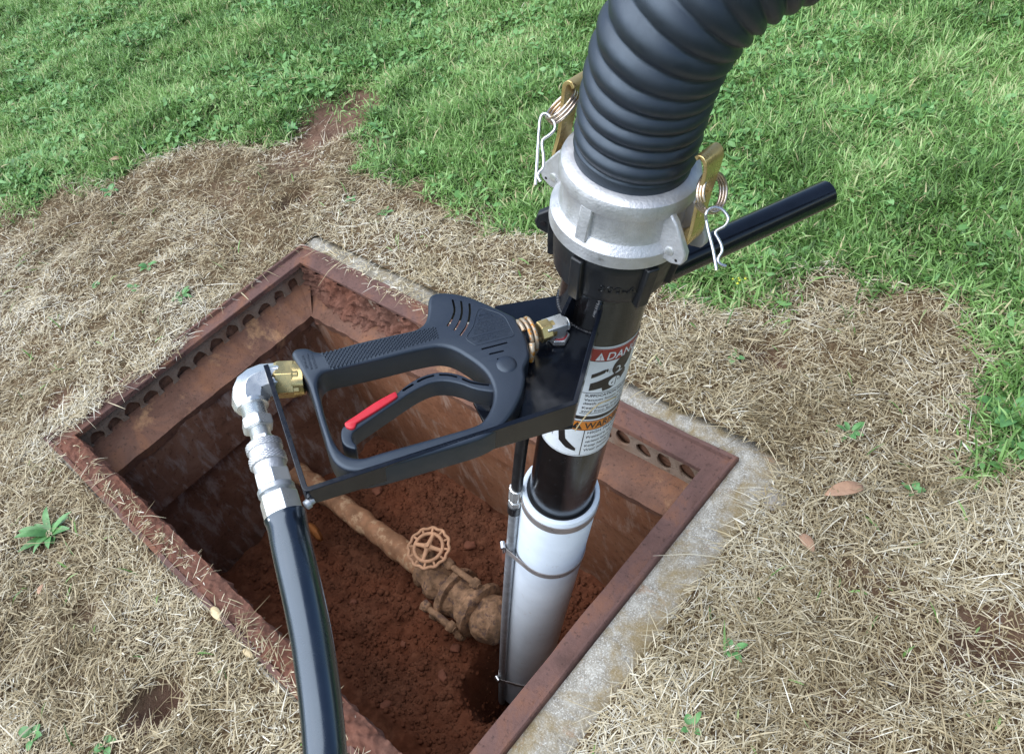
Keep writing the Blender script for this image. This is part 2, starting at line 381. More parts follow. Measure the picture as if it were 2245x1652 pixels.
# bare clay: (picture x, y, radius along x, y in metres)
BARE = [(738, 250, .11, .15, 1.0), (760, 215, .09, .08, .95), (715, 285, .06, .09, .8), (690, 225, .05, .05, .9), (790, 212, .06, .04, .9), (655, 432, .03, .045, 1.0), (345, 1540, .028, .045, 1.0), (500, 420, .08, .06, .35),
        (1690, 770, .05, .03, .6), (200, 1345, .03, .02, .6), (2170, 1400, .05, .06, .8), (1850, 1570, .05, .03, .5), (1990, 1480, .05, .04, .5), (125, 880, .03, .05, .8),
        (1930, 1290, .06, .03, .4), (1560, 640, .06, .03, .6), (640, 345, .09, .07, .5)]
BAREW = [(ground_pt(a, b)[:2], rx, ry, k) for a, b, rx, ry, k in BARE]
HOLES = [(655, 436, .035, .05), (352, 1545, .030, .05), (385, 1500, .02, .04), (2170, 1400, .05, .03), (1990, 1480, .05, .03), (700, 405, .03, .02), (1690, 765, .06, .025), (790, 212, .04, .03), (1560, 640, .05, .02), (125, 890, .03, .03)]
HOLEW = [(ground_pt(a, b)[:2], r, k) for a, b, r, k in HOLES]
def pits(x, y):
    r = np.zeros(np.shape(x))
    for c, rad, k in HOLEW: r = r + k * np.exp(-(((x - c[0]) ** 2 + (y - c[1]) ** 2) / rad ** 2) * (0.6 + fbm(x * 25, y * 25, 6, 2)))
    return r
def bareness(x, y):
    r = np.zeros(x.shape)
    for c, rx, ry, k in BAREW:
        q = np.hypot((x - c[0]) / rx, (y - c[1]) / ry) + (fbm(x * 22, y * 22, 5, 3) - 0.5) * 0.9
        r = np.maximum(r, k * np.clip((1.25 - q) / 0.5, 0, 1))
    return r
def hole_dist(x, y):
    dx = np.maximum(np.maximum(HX0 - x, x - HX1), 0); dy = np.maximum(np.maximum(HY0 - y, y - HY1), 0)
    return np.hypot(dx, dy)
def gz(x, y):
    f = np.clip(hole_dist(x, y) / 0.15, 0, 1)
    z = (fbm(x * 3.2, y * 3.2, 1, 3) - 0.5) * 0.05 * f + (fbm(x * 16, y * 16, 9, 3) - 0.5) * 0.038 * (0.3 + 0.7 * f)
    z = z - bareness(x, y) * 0.016 * f - pits(x, y) * f
    g = np.clip(-dryness(x, y) / 0.2, 0, 1)
    return z + 0.012 * g * f + 0.002
def axis_lines(lo, hi, step, extra, far):
    a = list(np.arange(lo, hi, step)); k = step
    while a[-1] < far: k *= 1.35; a.append(a[-1] + k)
    k = step
    while a[0] > -far: k *= 1.35; a.insert(0, a[0] - k)
    a = [v for v in a if min(abs(v - e) for e in extra) > step * 0.45] + list(extra)
    return np.array(sorted(a))
gx = axis_lines(-4.4, 1.0, 0.014, (HX0, HX1), 130); gy = axis_lines(-1.5, 3.4, 0.014, (HY0, HY1), 130)
GX, GY = np.meshgrid(gx, gy, indexing='ij'); near = np.clip(1 - (np.hypot(GX + 1.5, GY - 1) - 4) / 3, 0, 1)
GZ = gz(GX, GY) * near
nx, ny = len(gx), len(gy)
I, J = np.meshgrid(np.arange(nx - 1), np.arange(ny - 1), indexing='ij')
mx_ = (gx[:-1] + gx[1:]) / 2; my_ = (gy[:-1] + gy[1:]) / 2
keep = ~(((mx_ > HX0) & (mx_ < HX1))[:, None] & ((my_ > HY0) & (my_ < HY1))[None, :])
I = I[keep]; J = J[keep]
Q = np.stack([I * ny + J, (I + 1) * ny + J, (I + 1) * ny + J + 1, I * ny + J + 1], 1)

def np_mesh(name, V, Fq, mat, attr=None, attr_name="tint", smooth=False):
    me = bpy.data.meshes.new(name); n = len(V); k = Fq.shape[1]
    me.vertices.add(n); me.vertices.foreach_set('co', V.astype(np.float32).ravel())
    me.loops.add(Fq.size); me.loops.foreach_set('vertex_index', Fq.astype(np.int32).ravel())
    me.polygons.add(len(Fq)); me.polygons.foreach_set('loop_start', np.arange(0, Fq.size, k, dtype=np.int32))
    me.polygons.foreach_set('loop_total', np.full(len(Fq), k, dtype=np.int32))
    if attr is not None:
        at_ = me.color_attributes.new(attr_name, 'FLOAT_COLOR', 'POINT'); at_.data.foreach_set('color', attr.astype(np.float32).ravel())
    me.update(calc_edges=True)
    if smooth: me.polygons.foreach_set('use_smooth', np.ones(len(Fq), bool))
    me.materials.append(mat)
    o = bpy.data.objects.new(name, me); COL.objects.link(o); return o

cov = np.zeros((nx * ny, 4)); cov[:, 3] = 1
cov[:, 0] = np.clip(-dryness(GX, GY) / 0.06 + 0.5, 0, 1).ravel(); cov[:, 1] = bareness(GX, GY).ravel()
V = np.stack([GX.ravel(), GY.ravel(), GZ.ravel()], 1)
g_ = np_mesh("ground", V, Q, M_GROUND, cov, "cover", True); g_['kind'] = 'structure'

# ---- blades of grass and straw
def in_view(P, mx=0.12):
    x, y, z = view_of(P)
    return (z > 0.2) & (x > -2245 * mx) & (x < 2245 * (1 + mx)) & (y > -1652 * mx) & (y < 1652 * (1 + mx))
def scatter(n, power, z0):
    n = int(n * 1.55); x = RNG.uniform(-5.6, 1.3, n); y = RNG.uniform(-1.9, 3.8, n)          # same density as 1x over the old area
    P = np.stack([x, y, np.zeros(n)], 1); ok = in_view(P) | (in_view(P, 0.6) & (RNG.random(n) < 0.4)); x = x[ok]; y = y[ok]
    _, _, z = view_of(np.stack([x, y, np.zeros(len(x))], 1))
    ok = RNG.random(len(x)) < np.minimum(1, (z0 / z) ** power); return x[ok], y[ok], z[ok]
def blades(P, az, pitch0, pitch1, L, Wd, segs=3, twist=0.3):
    """curved tapering strips: pitch goes from pitch0 at the root to pitch1 at the tip"""
    n = len(P); pos = P.copy(); out = []
    side_a = az + math.pi / 2 + RNG.normal(0, twist, n)
    s = np.stack([np.cos(side_a), np.sin(side_a), RNG.normal(0, 0.25, n)], 1)
    prof = [0.75, 1.0, 0.8, 0.12] if segs == 3 else [0.8, 1.0, 0.25]
    for k in range(segs + 1):
        w = (Wd * prof[k] / 2)[:, None]; out += [pos - s * w, pos + s * w]
        pt = pitch0 + (pitch1 - pitch0) * (k + 0.5) / segs
        pos = pos + (L / segs)[:, None] * np.stack([np.cos(az) * np.cos(pt), np.sin(az) * np.cos(pt), np.sin(pt)], 1)
    V = np.stack(out, 1).reshape(-1, 3); nv = 2 * (segs + 1); b = np.arange(n)[:, None] * nv; F_ = []
    for k in range(segs): F_.append(b + np.array([2 * k, 2 * k + 1, 2 * k + 3, 2 * k + 2]))
    return V, np.concatenate(F_, 0), nv
def tint_attr(t, nv):
    a = np.ones((len(t) * nv, 4)); a[:, 0] = np.repeat(np.clip(t, 0, 1), nv); a[:, 1] = a[:, 0]; a[:, 2] = a[:, 0]; return a

# dry straw lying over the dead patch
x, y, z = scatter(3000000, 1.5, 1.1)
hd = hole_dist(x, y); d = dryness(x, y); b = bareness(x, y)
keep = (hd > 0.0) & (RNG.random(len(x)) < np.clip(d / 0.08 + 0.55, 0.05, 1)) & (RNG.random(len(x)) > b * 0.93) & (RNG.random(len(x)) < 0.35 + 1.1 * fbm(x * 9, y * 9, 40, 3))
x, y, z, d = x[keep], y[keep], z[keep], d[keep]; ov = []                                                              # tufts that have blown over the rim on the left
for (qx, qy, sx_, sy_, k) in ((352, 790, .03, .014, 550), (190, 905, .03, .012, 350), (150, 935, .03, .012, 200), (270, 855, .05, .008, 200), (760, 575, .06, .012, 200), (900, 655, .08, .012, 250), (370, 1190, .10, .006, 160), (260, 1085, .10, .006, 160), (600, 1450, .10, .010, 200)):
    c_ = ground_pt(qx, qy); w_ = RNG.normal(0, 1, (k, 2)); ax_ = np.array([0, 1.0]) if qy < 1000 and qx < 500 else np.array([1.0, 0]); ov.append(c_[:2] + w_[:, :1] * ax_ * sx_ + w_[:, 1:] * ax_[::-1] * sy_)
ov = np.concatenate(ov); n0 = len(x); x = np.concatenate([x, ov[:, 0]]); y = np.concatenate([y, ov[:, 1]])
n = len(x); over = np.arange(n) >= n0
az = 4 * math.pi * fbm(x * 4, y * 4, 44, 3) + RNG.normal(0, 1.3, n); lump = fbm(x * 14, y * 14, 33, 3)
L = np.clip(RNG.lognormal(math.log(0.020), 0.5, n), 0.006, 0.06) * np.where(RNG.random(n) < 0.06, 1.8, 1)
bits = RNG.random(n) < 0.3; L = np.where(bits, L * 0.35, L); Wd = RNG.uniform(0.0006, 0.0016, n) * np.where(bits, 1.5, 1) * np.where(RNG.random(n) < 0.05, 1.6, 1)
P = np.stack([x, y, np.where(over, 0.007, gz(x, y)) + RNG.uniform(0, 1, n) ** 1.5 * 0.012 * (0.4 + 1.3 * lump)], 1)
p0 = np.abs(RNG.normal(0.12, 0.25, n)) * np.where(over, 0.3, 1); p1 = p0 - RNG.uniform(0.0, 0.7, n)
V, Fq, nv = blades(P, az, p0, p1, L, Wd, 2)
t = np.clip(RNG.normal(0.485, 0.25, n) + (fbm(x * 5, y * 5, 50, 4) - 0.48) * 0.95, 0, 1)
straw = np_mesh("dry_grass", V, Fq, M_STRAW, tint_attr(t, nv)); N_STRAW = n
tag(straw, "dead straw coloured grass matted over the ground round the pit", "dry grass", kind='stuff')

# living grass
x, y, z = scatter(3400000, 0.9, 1.6)
hd = hole_dist(x, y); d = dryness(x, y); b = bareness(x, y); clump = fbm(x * 6, y * 6, 60, 3)
keep = (hd > 0.03) & (RNG.random(len(x)) < np.clip(-d / 0.14 + 0.3, 0.0015, 1)) & (RNG.random(len(x)) > b * 0.9) & (RNG.random(len(x)) < 0.3 + 1.2 * clump)
x, y, z, d, clump = x[keep], y[keep], z[keep], d[keep], clump[keep]; n = len(x)
az = RNG.uniform(0, 2 * math.pi, n)
L = np.clip(RNG.normal(0.028, 0.010, n), 0.01, 0.065) * (0.6 + 0.8 * clump); Wd = RNG.uniform(0.0015, 0.0042, n)
P = np.stack([x, y, gz(x, y) + RNG.uniform(0, 0.004, n)], 1)
p0 = np.clip(RNG.normal(0.95, 0.35, n), 0.1, 1.5); p1 = p0 - np.abs(RNG.normal(0.9, 0.5, n))
V, Fq, nv = blades(P, az, p0, p1, L, Wd, 3)
t = np.clip(RNG.normal(0.5, 0.26, n) + (fbm(x * 7, y * 7, 70, 4) - 0.5) * 1.0, 0, 0.95); t = np.where(RNG.random(n) < 0.03, 1.0, t)
grass = np_mesh("green_grass", V, Fq, M_GRASS, tint_attr(t, nv))
tag(grass, "short green lawn grass growing beyond the dead patch", "grass", kind='stuff'); N_GRASS = n

# small broad leaves (clover and the like) mixed into the lawn
x, y, z = scatter(300000, 0.8, 1.6)
d = dryness(x, y); b = bareness(x, y); cl = fbm(x * 4, y * 4, 80, 3)
keep = (hole_dist(x, y) > 0.05) & (RNG.random(len(x)) < np.clip(-d / 0.1 + 0.22, 0, 1)) & (RNG.random(len(x)) > b) & (RNG.random(len(x)) < np.clip((cl - 0.38) * 3.6, 0.05, 1))
x, y = x[keep], y[keep]; n = len(x)
az = RNG.uniform(0, 2 * math.pi, n); L = RNG.uniform(0.008, 0.022, n) * (1.0 + 0.35 * (x < -2.0)); Wd = L * RNG.uniform(0.35, 0.75, n)
P = np.stack([x, y, gz(x, y) + RNG.uniform(0.006, 0.022, n)], 1); p0 = RNG.normal(0.35, 0.3, n); p1 = p0 - RNG.uniform(0.2, 0.9, n)
V, Fq, nv = blades(P, az, p0, p1, L, Wd, 3)
clov = np_mesh("broadleaf_weeds", V, Fq, M_CLOVER, tint_attr(RNG.normal(0.5, 0.25, n), nv), smooth=True)
tag(clov, "small broad leaved weeds scattered through the lawn", "weeds", kind='stuff')

# ================================================================ the pit
PX0, PX1, PY0, PY1 = -1.556, -0.470, 0.041, 0.651           # clear opening inside the rim
OX0, OX1, OY0, OY1 = -1.601, -0.431, -0.002, 0.696          # outer edge of the rim
pit = thing("utility_pit", "open rectangular pit in the lawn with rusty iron rim and stained walls", "pit", ((PX0 + PX1) / 2, (PY0 + PY1) / 2, 0))
rb = MB()
inn = [(PX0, PY0), (PX1, PY0), (PX1, PY1), (PX0, PY1)]; out_ = [(OX0, OY0), (OX1, OY0), (OX1, OY1), (OX0, OY1)]
def inset(C, k): return [(c[0] + k * s[0], c[1] + k * s[1]) for c, s in zip(C, ((1, 1), (-1, 1), (-1, -1), (1, -1)))]
def subdiv_ring(C, zz, wob, seed, nn=40):
    P = []
    for i in range(4):
        a = np.array(C[i]); b = np.array(C[(i + 1) % 4])
        for k in range(nn):
            q = a + (b - a) * k / nn; w = (vnoise(q[0] * 23 + seed, q[1] * 23, seed) - 0.5) * wob
            P.append((q[0] + w, q[1] + w, zz + w * 0.7))
    return P
rb.loft([subdiv_ring(out_, -0.03, 0.001, 1), subdiv_ring(out_, 0.0060, 0.003, 2), subdiv_ring(inset(out_, 0.002), 0.0085, 0.003, 2), subdiv_ring(inset(out_, 0.0075), 0.0082, 0.003, 7), subdiv_ring(inset(out_, 0.0098), 0.0004, 0.002, 3),
         subdiv_ring(inset(inn, -0.001), 0.0, 0.0025, 4), subdiv_ring(inn, -0.0015, 0.0025, 4), subdiv_ring(inn, -0.011, 0.002, 5), subdiv_ring(inset(inn, -0.03), -0.0105, 0.0, 6)], cap=False)
rb.build("rim", M_RIM, pit, smooth=25)
SET = 0.012; ZL = -0.084; LW = 0.062
def wall_frame(side):
    """(origin at the top left of a wall face seen from inside, along, inward, length)"""
    return {'far_left': ((PX0 - SET, PY0 - SET), (0, 1), (1, 0), PY1 - PY0 + 2 * SET), 'far': ((PX0 - SET, PY1 + SET), (1, 0), (0, -1), PX1 - PX0 + 2 * SET),
            'right': ((PX1 + SET, PY1 + SET), (0, -1), (-1, 0), PY1 - PY0 + 2 * SET), 'near': ((PX1 + SET, PY0 - SET), (-1, 0), (0, 1), PX1 - PX0 + 2 * SET)}[side]
for side in ('far_left', 'far', 'right', 'near'):
    (ox, oy), al, inw, Ln = wall_frame(side); al = np.array([*al, 0.0]); inw = np.array([*inw, 0.0]); O = np.array([ox, oy, 0.0])
    holes = []; k = 0.045
    while k < Ln - 0.03:
        rx, ry, oz = random.uniform(.014, .018), random.uniform(.016, .021), random.uniform(-.006, .003); ph0 = random.uniform(0, 6)
        holes.append([(k + rx * math.cos(q) * (1 + .09 * math.sin(2 * q + ph0) + random.uniform(-.05, .05)), -0.047 + oz + ry * math.sin(q) * (1 + .08 * math.cos(3 * q + ph0))) for q in np.linspace(0, 2 * math.pi, 24, endpoint=False)]); k += 0.0445 + random.uniform(-.002, .002)
    me = flat_shape([[(0.0, -0.0125), (Ln, -0.0125), (Ln, -0.1), (0, -0.1)]] + holes, 0.003, 0.0)
    wo_ = parent_world(pit)
    map_mesh(me, lambda c: O + c[:, :1] * al + c[:, 1:2] * np.array([0, 0, 1.0]) + c[:, 2:3] * inw - wo_)
    finish("perforated_plate", me, M_PERF, pit, smooth=0)
    mb = MB()                                                    # soil seen through the holes
    N1, N2 = 90, 10; Vv = [O + al * Ln * i / N1 + np.array([0, 0, -0.012 - 0.09 * j / N2]) - inw * (0.0035 + 0.007 * vnoise(i * 0.55 + ox * 50, j * 0.9, 3)) for i in range(N1 + 1) for j in range(N2 + 1)]
    mb.add(Vv, [(i * (N2 + 1) + j, (i + 1) * (N2 + 1) + j, (i + 1) * (N2 + 1) + j + 1, i * (N2 + 1) + j + 1) for i in range(N1) for j in range(N2)]); mb.build("soil_backing", M_BACK, pit)
    # ledge: slightly sloped and ragged along its front edge (only the two far sides carry one)
    has_ledge = side in ('far_left', 'far'); c_lo = 0.0 if side in ('far_left', 'right') else SET + LW - 0.002; c_hi = Ln if side in ('far', 'near') else Ln - SET - LW + 0.002
    mb = MB(); N1 = 110; back = []; front = []; low = []
    for i in range(N1 + 1):
        q = i / N1 * Ln; wob = (fbm(np.array(q * 30 + ox * 9), np.array(oy * 31.0), 14, 3) - 0.5) * 0.012
        e0 = min(max(q, 0), Ln); e1 = min(max(q, c_lo), c_hi)
        back.append(O + al * e0 - inw * 0.004 + np.array([0, 0, ZL + (0.030 if side == 'far_left' else 0.008) + wob * .6])); front.append(O + al * e1 + inw * (SET + LW + wob) + np.array([0, 0, ZL - 0.008 + wob * 0.3]))
        low.append(O + al * e1 + inw * (SET + LW - 0.004 + wob) + np.array([0, 0, ZL - 0.03]))
    n1 = N1 + 1; mb.add(back + front + low, [(i, i + 1, n1 + i + 1, n1 + i) for i in range(N1)] + [(n1 + i, n1 + i + 1, 2 * n1 + i + 1, 2 * n1 + i) for i in range(N1)])
    if has_ledge: mb.build("ledge", M_LEDGE, pit, smooth=30)
    # wall below the ledge, in two lifts, the lower one set back a little
    s0 = SET + LW - 0.007 if has_ledge else 0.004; zs = [ZL - 0.02, -0.17, -0.258, -0.262, -0.45, -1.25]; ins = [0, 0.001, 0.0, -0.014, -0.014, -0.014]
    mb = MB(); N1 = 60; Vv = []
    for i in range(N1 + 1):
        w0 = 0.0 if c_lo == 0.0 else SET + LW - 0.023; w1 = Ln if c_hi == Ln else Ln - SET - LW + 0.023; q = w0 + (w1 - w0) * i / N1
        for zz, iw in zip(zs, ins):
            w = (fbm(np.array(q * 18), np.array(zz * 18 + ox * 7), 17, 3) - 0.5) * 0.007
            Vv.append(O + al * q + inw * (s0 + iw + w) + np.array([0, 0, zz + (w if zz > -0.7 else 0)]))
    m_ = len(zs); mb.add(Vv, [(i * m_ + j, (i + 1) * m_ + j, (i + 1) * m_ + j + 1, i * m_ + j + 1) for i in range(N1) for j in range(m_ - 1)])
    mb.build("wall", M_WALLWET if side == 'far_left' else M_WALLRED, pit, smooth=30)
# concrete collar round the rim, broad on the right
mb = MB()
def collar_ring(zz, grow, seed):
    C = [(HX0 - 0.004 - grow, HY0 - 0.004 - grow), (HX1 - 0.004 + grow, HY0 - 0.02 - grow), (HX1 + 0.002 + grow, HY1 - 0.006 + grow), (HX0 - 0.004 - grow, HY1 - 0.004 + grow)]
    P = []
    for i in range(4):
        a = np.array(C[i]); b = np.array(C[(i + 1) % 4])
        for k in range(50):
            q = a + (b - a) * k / 50; w = (fbm(np.array(q[0] * 16 + 3), np.array(q[1] * 16), 30 + seed, 3) - 0.5)
            P.append((q[0] + w * 0.022, q[1] + w * 0.018, zz + w * 0.006))
    return P
ci = [(OX0 - 0.0005, OY0 - 0.0005), (OX1 + 0.0005, OY0 - 0.0005), (OX1 + 0.0005, OY1 + 0.0005), (OX0 - 0.0005, OY1 + 0.0005)]
def thick(C, zz): return [(*(np.array(C[i]) + (np.array(C[(i + 1) % 4]) - np.array(C[i])) * k / 50), zz) for i in range(4) for k in range(50)]
mb.loft([thick(ci, -0.1), thick(ci, -0.003), collar_ring(0.0005, -0.012, 0), collar_ring(-0.006, 0.0, 0), collar_ring(-0.022, 0.03, 0), collar_ring(-0.1, 0.035, 0)], cap=False)
mb.build("concrete_collar", M_CONC, pit, smooth=50)

# soil in the bottom of the pit
sx = np.arange(-1.53, -0.49, 0.0045); sy = np.arange(0.06, 0.63, 0.0045); SX, SY = np.meshgrid(sx, sy, indexing='ij')
def soil_z(x, y):
    z = -0.575 + (fbm(x * 5, y * 5, 90, 3) - 0.5) * 0.06 + (fbm(x * 26, y * 26, 91, 3) - 0.5) * 0.03 + (fbm(x * 85, y * 85, 92, 3) - 0.5) * 0.016
    h = np.hypot((x + 0.765) / 0.075, (y - 0.325) / 0.12); z = z - 0.5 * np.clip((1.1 - h + (fbm(x * 14, y * 14, 95, 3) - 0.5) * 0.45) / 0.7, 0, 1) ** 1.3
    e = np.minimum(np.minimum(x + 1.5, -0.52 - x), np.minimum(y - 0.1, 0.6 - y)); return z + 0.03 * np.clip(1 - e / 0.12, 0, 1) * fbm(x * 9, y * 9, 96, 3)
Vs = np.stack([SX.ravel(), SY.ravel(), soil_z(SX, SY).ravel()], 1); a_, b_ = SX.shape
I, J = np.meshgrid(np.arange(a_ - 1), np.arange(b_ - 1), indexing='ij'); I = I.ravel(); J = J.ravel()
so = np_mesh("soil", Vs, np.stack([I * b_ + J, (I + 1) * b_ + J, (I + 1) * b_ + J + 1, I * b_ + J + 1], 1), M_SOIL, smooth=True); so['kind'] = 'structure'

ICO = bmesh.new(); bmesh.ops.create_icosphere(ICO, subdivisions=2, radius=1); ICO_V = np.array([v.co[:] for v in ICO.verts]); ICO_F = np.array([[v.index for v in f.verts] for f in ICO.faces]); ICO.free()
ICO1 = bmesh.new(); bmesh.ops.create_icosphere(ICO1, subdivisions=1, radius=1); IC1_V = np.array([v.co[:] for v in ICO1.verts]); IC1_F = np.array([[v.index for v in f.verts] for f in ICO1.faces]); ICO1.free()
def lump(base, r, seed, squash=(1, 1, 0.7), rough=0.35):
    k = vnoise(base[:, 0] * 1.7 + seed * 3.1, base[:, 1] * 1.7 + base[:, 2] * 1.3 + seed, seed)
    a = seed * 1.3; R_ = np.array([[math.cos(a), -math.sin(a), 0], [math.sin(a), math.cos(a), 0], [0, 0, 1]])
    return (base * (1 + (k - 0.5) * 2 * rough)[:, None] * np.array(squash) * r) @ R_.T
# crumbs lying on the soil
cv = []; cf = []; nb = 0
for i in range(9000):
    px_, py_ = random.uniform(-1.49, -0.53), random.uniform(0.1, 0.6); r = random.choice((0.0015, 0.002, 0.002, 0.0025, 0.003, 0.003, 0.004, 0.005, 0.0065)) * random.uniform(.7, 1.2)
    cv.append(lump(IC1_V, r, i % 50) + np.array([px_, py_, float(soil_z(np.array(px_), np.array(py_))) + r * 0.1])); cf.append(IC1_F + nb); nb += len(IC1_V)
cr = np_mesh("soil_crumbs", np.concatenate(cv), np.concatenate(cf), M_SOIL); tag(cr, "crumbs of red clay strewn over the bottom of the pit", "soil", kind='stuff')
# soil caked on the near rim and in the far corner
def crust(name, rows, nu, amp, seed, f1, f2):
    """ragged sheet of caked soil between row lines; every row is (start, end, push direction)"""
    Vv = []; mrow = len(rows)
    for (p, q, k) in rows:
        p = np.array(p, float); q = np.array(q, float); t = (np.arange(nu + 1) / nu)[:, None]; P = p + (q - p) * t
        a = P[:, 0] + .37 * P[:, 2]; b = P[:, 1] + P[:, 2]
        w = (fbm(a * f1, b * f1, seed, 3) - 0.4) + 0.55 * (fbm(a * f2, b * f2, seed + 9, 3) - 0.5)
        Vv.append(P + np.array(k) * amp * w[:, None])
    V = np.stack(Vv, 1).reshape(-1, 3)
    return MB().add(V, [(i * mrow + j, (i + 1) * mrow + j, (i + 1) * mrow + j + 1, i * mrow + j + 1) for i in range(nu) for j in range(mrow - 1)])
x0, x1 = -1.555, -0.5; rows = []
for j in range(25):
    f = j / 24; yy = 0.001 + 0.044 * f; zz = 0.003 + 0.004 * math.sin(math.pi * min(1, f * 1.1)) - (0.02 if j == 24 else 0)
    k = (0, 0.25 * f, 1.0) if 0 < j < 24 else ((0, 0.8, 0.3) if j == 0 else (0, 1.0, 0.4)); rows.append(((x0, yy, zz), (x1, yy, zz), k))
tag(crust("soil_crust", rows, 460, 0.015, 3, 42, 150).build("soil_crust", M_CRUST, None, smooth=60), "rough red soil caked along the near rim of the pit", "soil", kind='stuff')
rows = []
for j in range(30):
    f = j / 29; rows.append(((PX0 - 0.004, PY1 + 0.006 - 0.056 * f ** 2, -0.013 - 0.115 * f), (PX0 + 0.42, PY1 + 0.008 - 0.052 * f ** 2, -0.013 - 0.085 * f), (0, -0.9, 0.5)))
tag(crust("soil_clods", rows, 200, 0.045, 8, 36, 130).build("soil_clods", M_CRUST, None, smooth=60), "pitted red soil clinging to the far corner under the rim", "soil", kind='stuff')

def stone(name, label, px, py, z, r, seed, mat, squash=(1, .8, .55), group=None, ax=(2,)):
    p = ground_pt(px, py, z); v = lump(ICO_V, r, seed, squash, 0.4)
    o = MB().add(v, [tuple(q) for q in ICO_F]).build(name, mat, None, smooth=50); o.location = tuple(map(float, p)); tag(o, label, "stone", group); return o
for i, (px, py, r) in enumerate([(1030, 1195, .014), (1110, 1215, .02), (1118, 1190, .014), (885, 1410, .012), (970, 1480, .014), (845, 1545, .012), (775, 1320, .011), (1000, 1420, .013), (905, 1180, .010), (828, 1075, .016)]):
    p = ground_pt(px, py, -0.57); zz = float(soil_z(p[0:1], p[1:2])[0])
    stone("clay_stone", ["reddish clay stone on the soil right of the handwheel", "largest red stone on the soil left of the white sleeve", "flat red stone just above the largest one", "small red stone on the soil below the mud pipe", "red stone on the soil left of the lower flange bolt",
          "red stone low in the pit near the black hose", "small stone on bare soil between hose and handwheel", "red stone beside the muddy flange", "small red stone left of the handwheel", "pale red stone under the black strap"][i], px, py, zz + r * 0.3, r, i + 3, M_STONE, group="stones in the pit")
p = ground_pt(1692, 1092, 0.012); stone("field_stone", "pale rounded stone half under straw by the collar corner", 1695, 1096, 0.000, 0.021, 31, M_PALESTONE, (1.1, .8, .5))
stone("rusty_shard", "orange rusty shard on the soil behind the black hose", 690, 1165, -0.50, 0.03, 12, M_SHARD, (1.3, .35, .9))['category'] = "shard"

# ================================================================ muddy pipe and valve at the bottom of the pit
PY, PZ, PR = 0.37, -0.475, 0.0265
pipe = thing("water_pipe", "mud coated water pipe with handwheel valve and flanges at the bottom of the pit", "pipe", (-1.1, PY, PZ))
def noisy(mb, amp, freq, seed):
    out = []
    for p in mb.v:
        p = np.array(p); k = fbm(np.array(p[0] * freq + p[2] * freq * .7), np.array(p[1] * freq + p[2] * freq * .5), seed, 3) - 0.5
        c = np.array([p[0], PY, PZ]); d_ = p - c; L_ = np.linalg.norm(d_); out.append(tuple(p + (d_ / L_ * k * amp if L_ > 1e-6 else 0)))
    mb.v = out; return mb
mb = MB(); N1 = 70; mb.lathe(np.array([-1.53, PY, PZ]), (1, 0, 0), [(0.0 + 0.5 * i / N1, PR + 0.0015 * math.sin(i * .7)) for i in range(N1 + 1)], 36); noisy(mb, 0.009, 35, 5).build("pipe", M_MUDPIPE, pipe, smooth=60)
mb = MB(); xs = [0, .01, .02, .035, .05, .065, .08, .09, .105, .12]; rr = [.030, .040, .040, .036, .046, .046, .037, .035, .044, .034]
mb.lathe(np.array([-1.035, PY, PZ]), (1, 0, 0), [(np.interp(i, range(10), xs), np.interp(i, range(10), rr)) for i in np.linspace(0, 9, 36)], 36)
vb = noisy(mb, 0.016, 55, 8).build("gate_valve", M_VALVE, pipe, smooth=60)
WC = on_axis_plane(940, 1200, 2, -0.385); WN = nrm([0.10, -0.12, 1.0]); base = np.array([-0.985, PY, PZ])
mb = MB(); mb.tube([base, base + (WC - base) * .55, WC], [0.026, 0.013, 0.009], 16); mb.build("bonnet", M_VALVE, pipe)
mb = MB(); e1_ = nrm(np.cross(WN, [0, 1, 0.2])); e2_ = np.cross(WN, e1_); WR = 0.0455
def wp(r, th, h=0): return WC + r * (math.cos(th) * e1_ + math.sin(th) * e2_) + WN * h
NS = 12
mb.tube([wp(WR * (1.0 + 0.035 * math.cos(NS * th)), th) for th in np.linspace(0, 2 * math.pi, 96, endpoint=False)], 0.0036, 8, closed=True)
mb.tube([wp(WR * 0.7, th, 0.002) for th in np.linspace(0, 2 * math.pi, 48, endpoint=False)], 0.0042, 8, closed=True)
for k in range(NS): th = 2 * math.pi * (k + .0) / NS; mb.tube([wp(WR * .69, th, .001), wp(WR * 1.0, th)], 0.0028, 6)
for k in range(4): th = math.pi / 2 * k + 0.35; mb.tube([wp(0.0, th, .006), wp(WR * .35, th, .005), wp(WR * .69, th, .002)], [0.007, 0.005, 0.0045], 8)
mb.lathe(WC - WN * .006, WN, [(0, .010), (.012, .010), (.016, .007), (.018, .003)], 20)
hw = mb.build("handwheel", M_WHEEL, vb, smooth=60)
mb = MB(); mb.lathe(WC + WN * .010, WN, [(0, .0058), (.006, .0058)], 6); mb.build("hub_nut", M_WHEEL, hw, smooth=0)
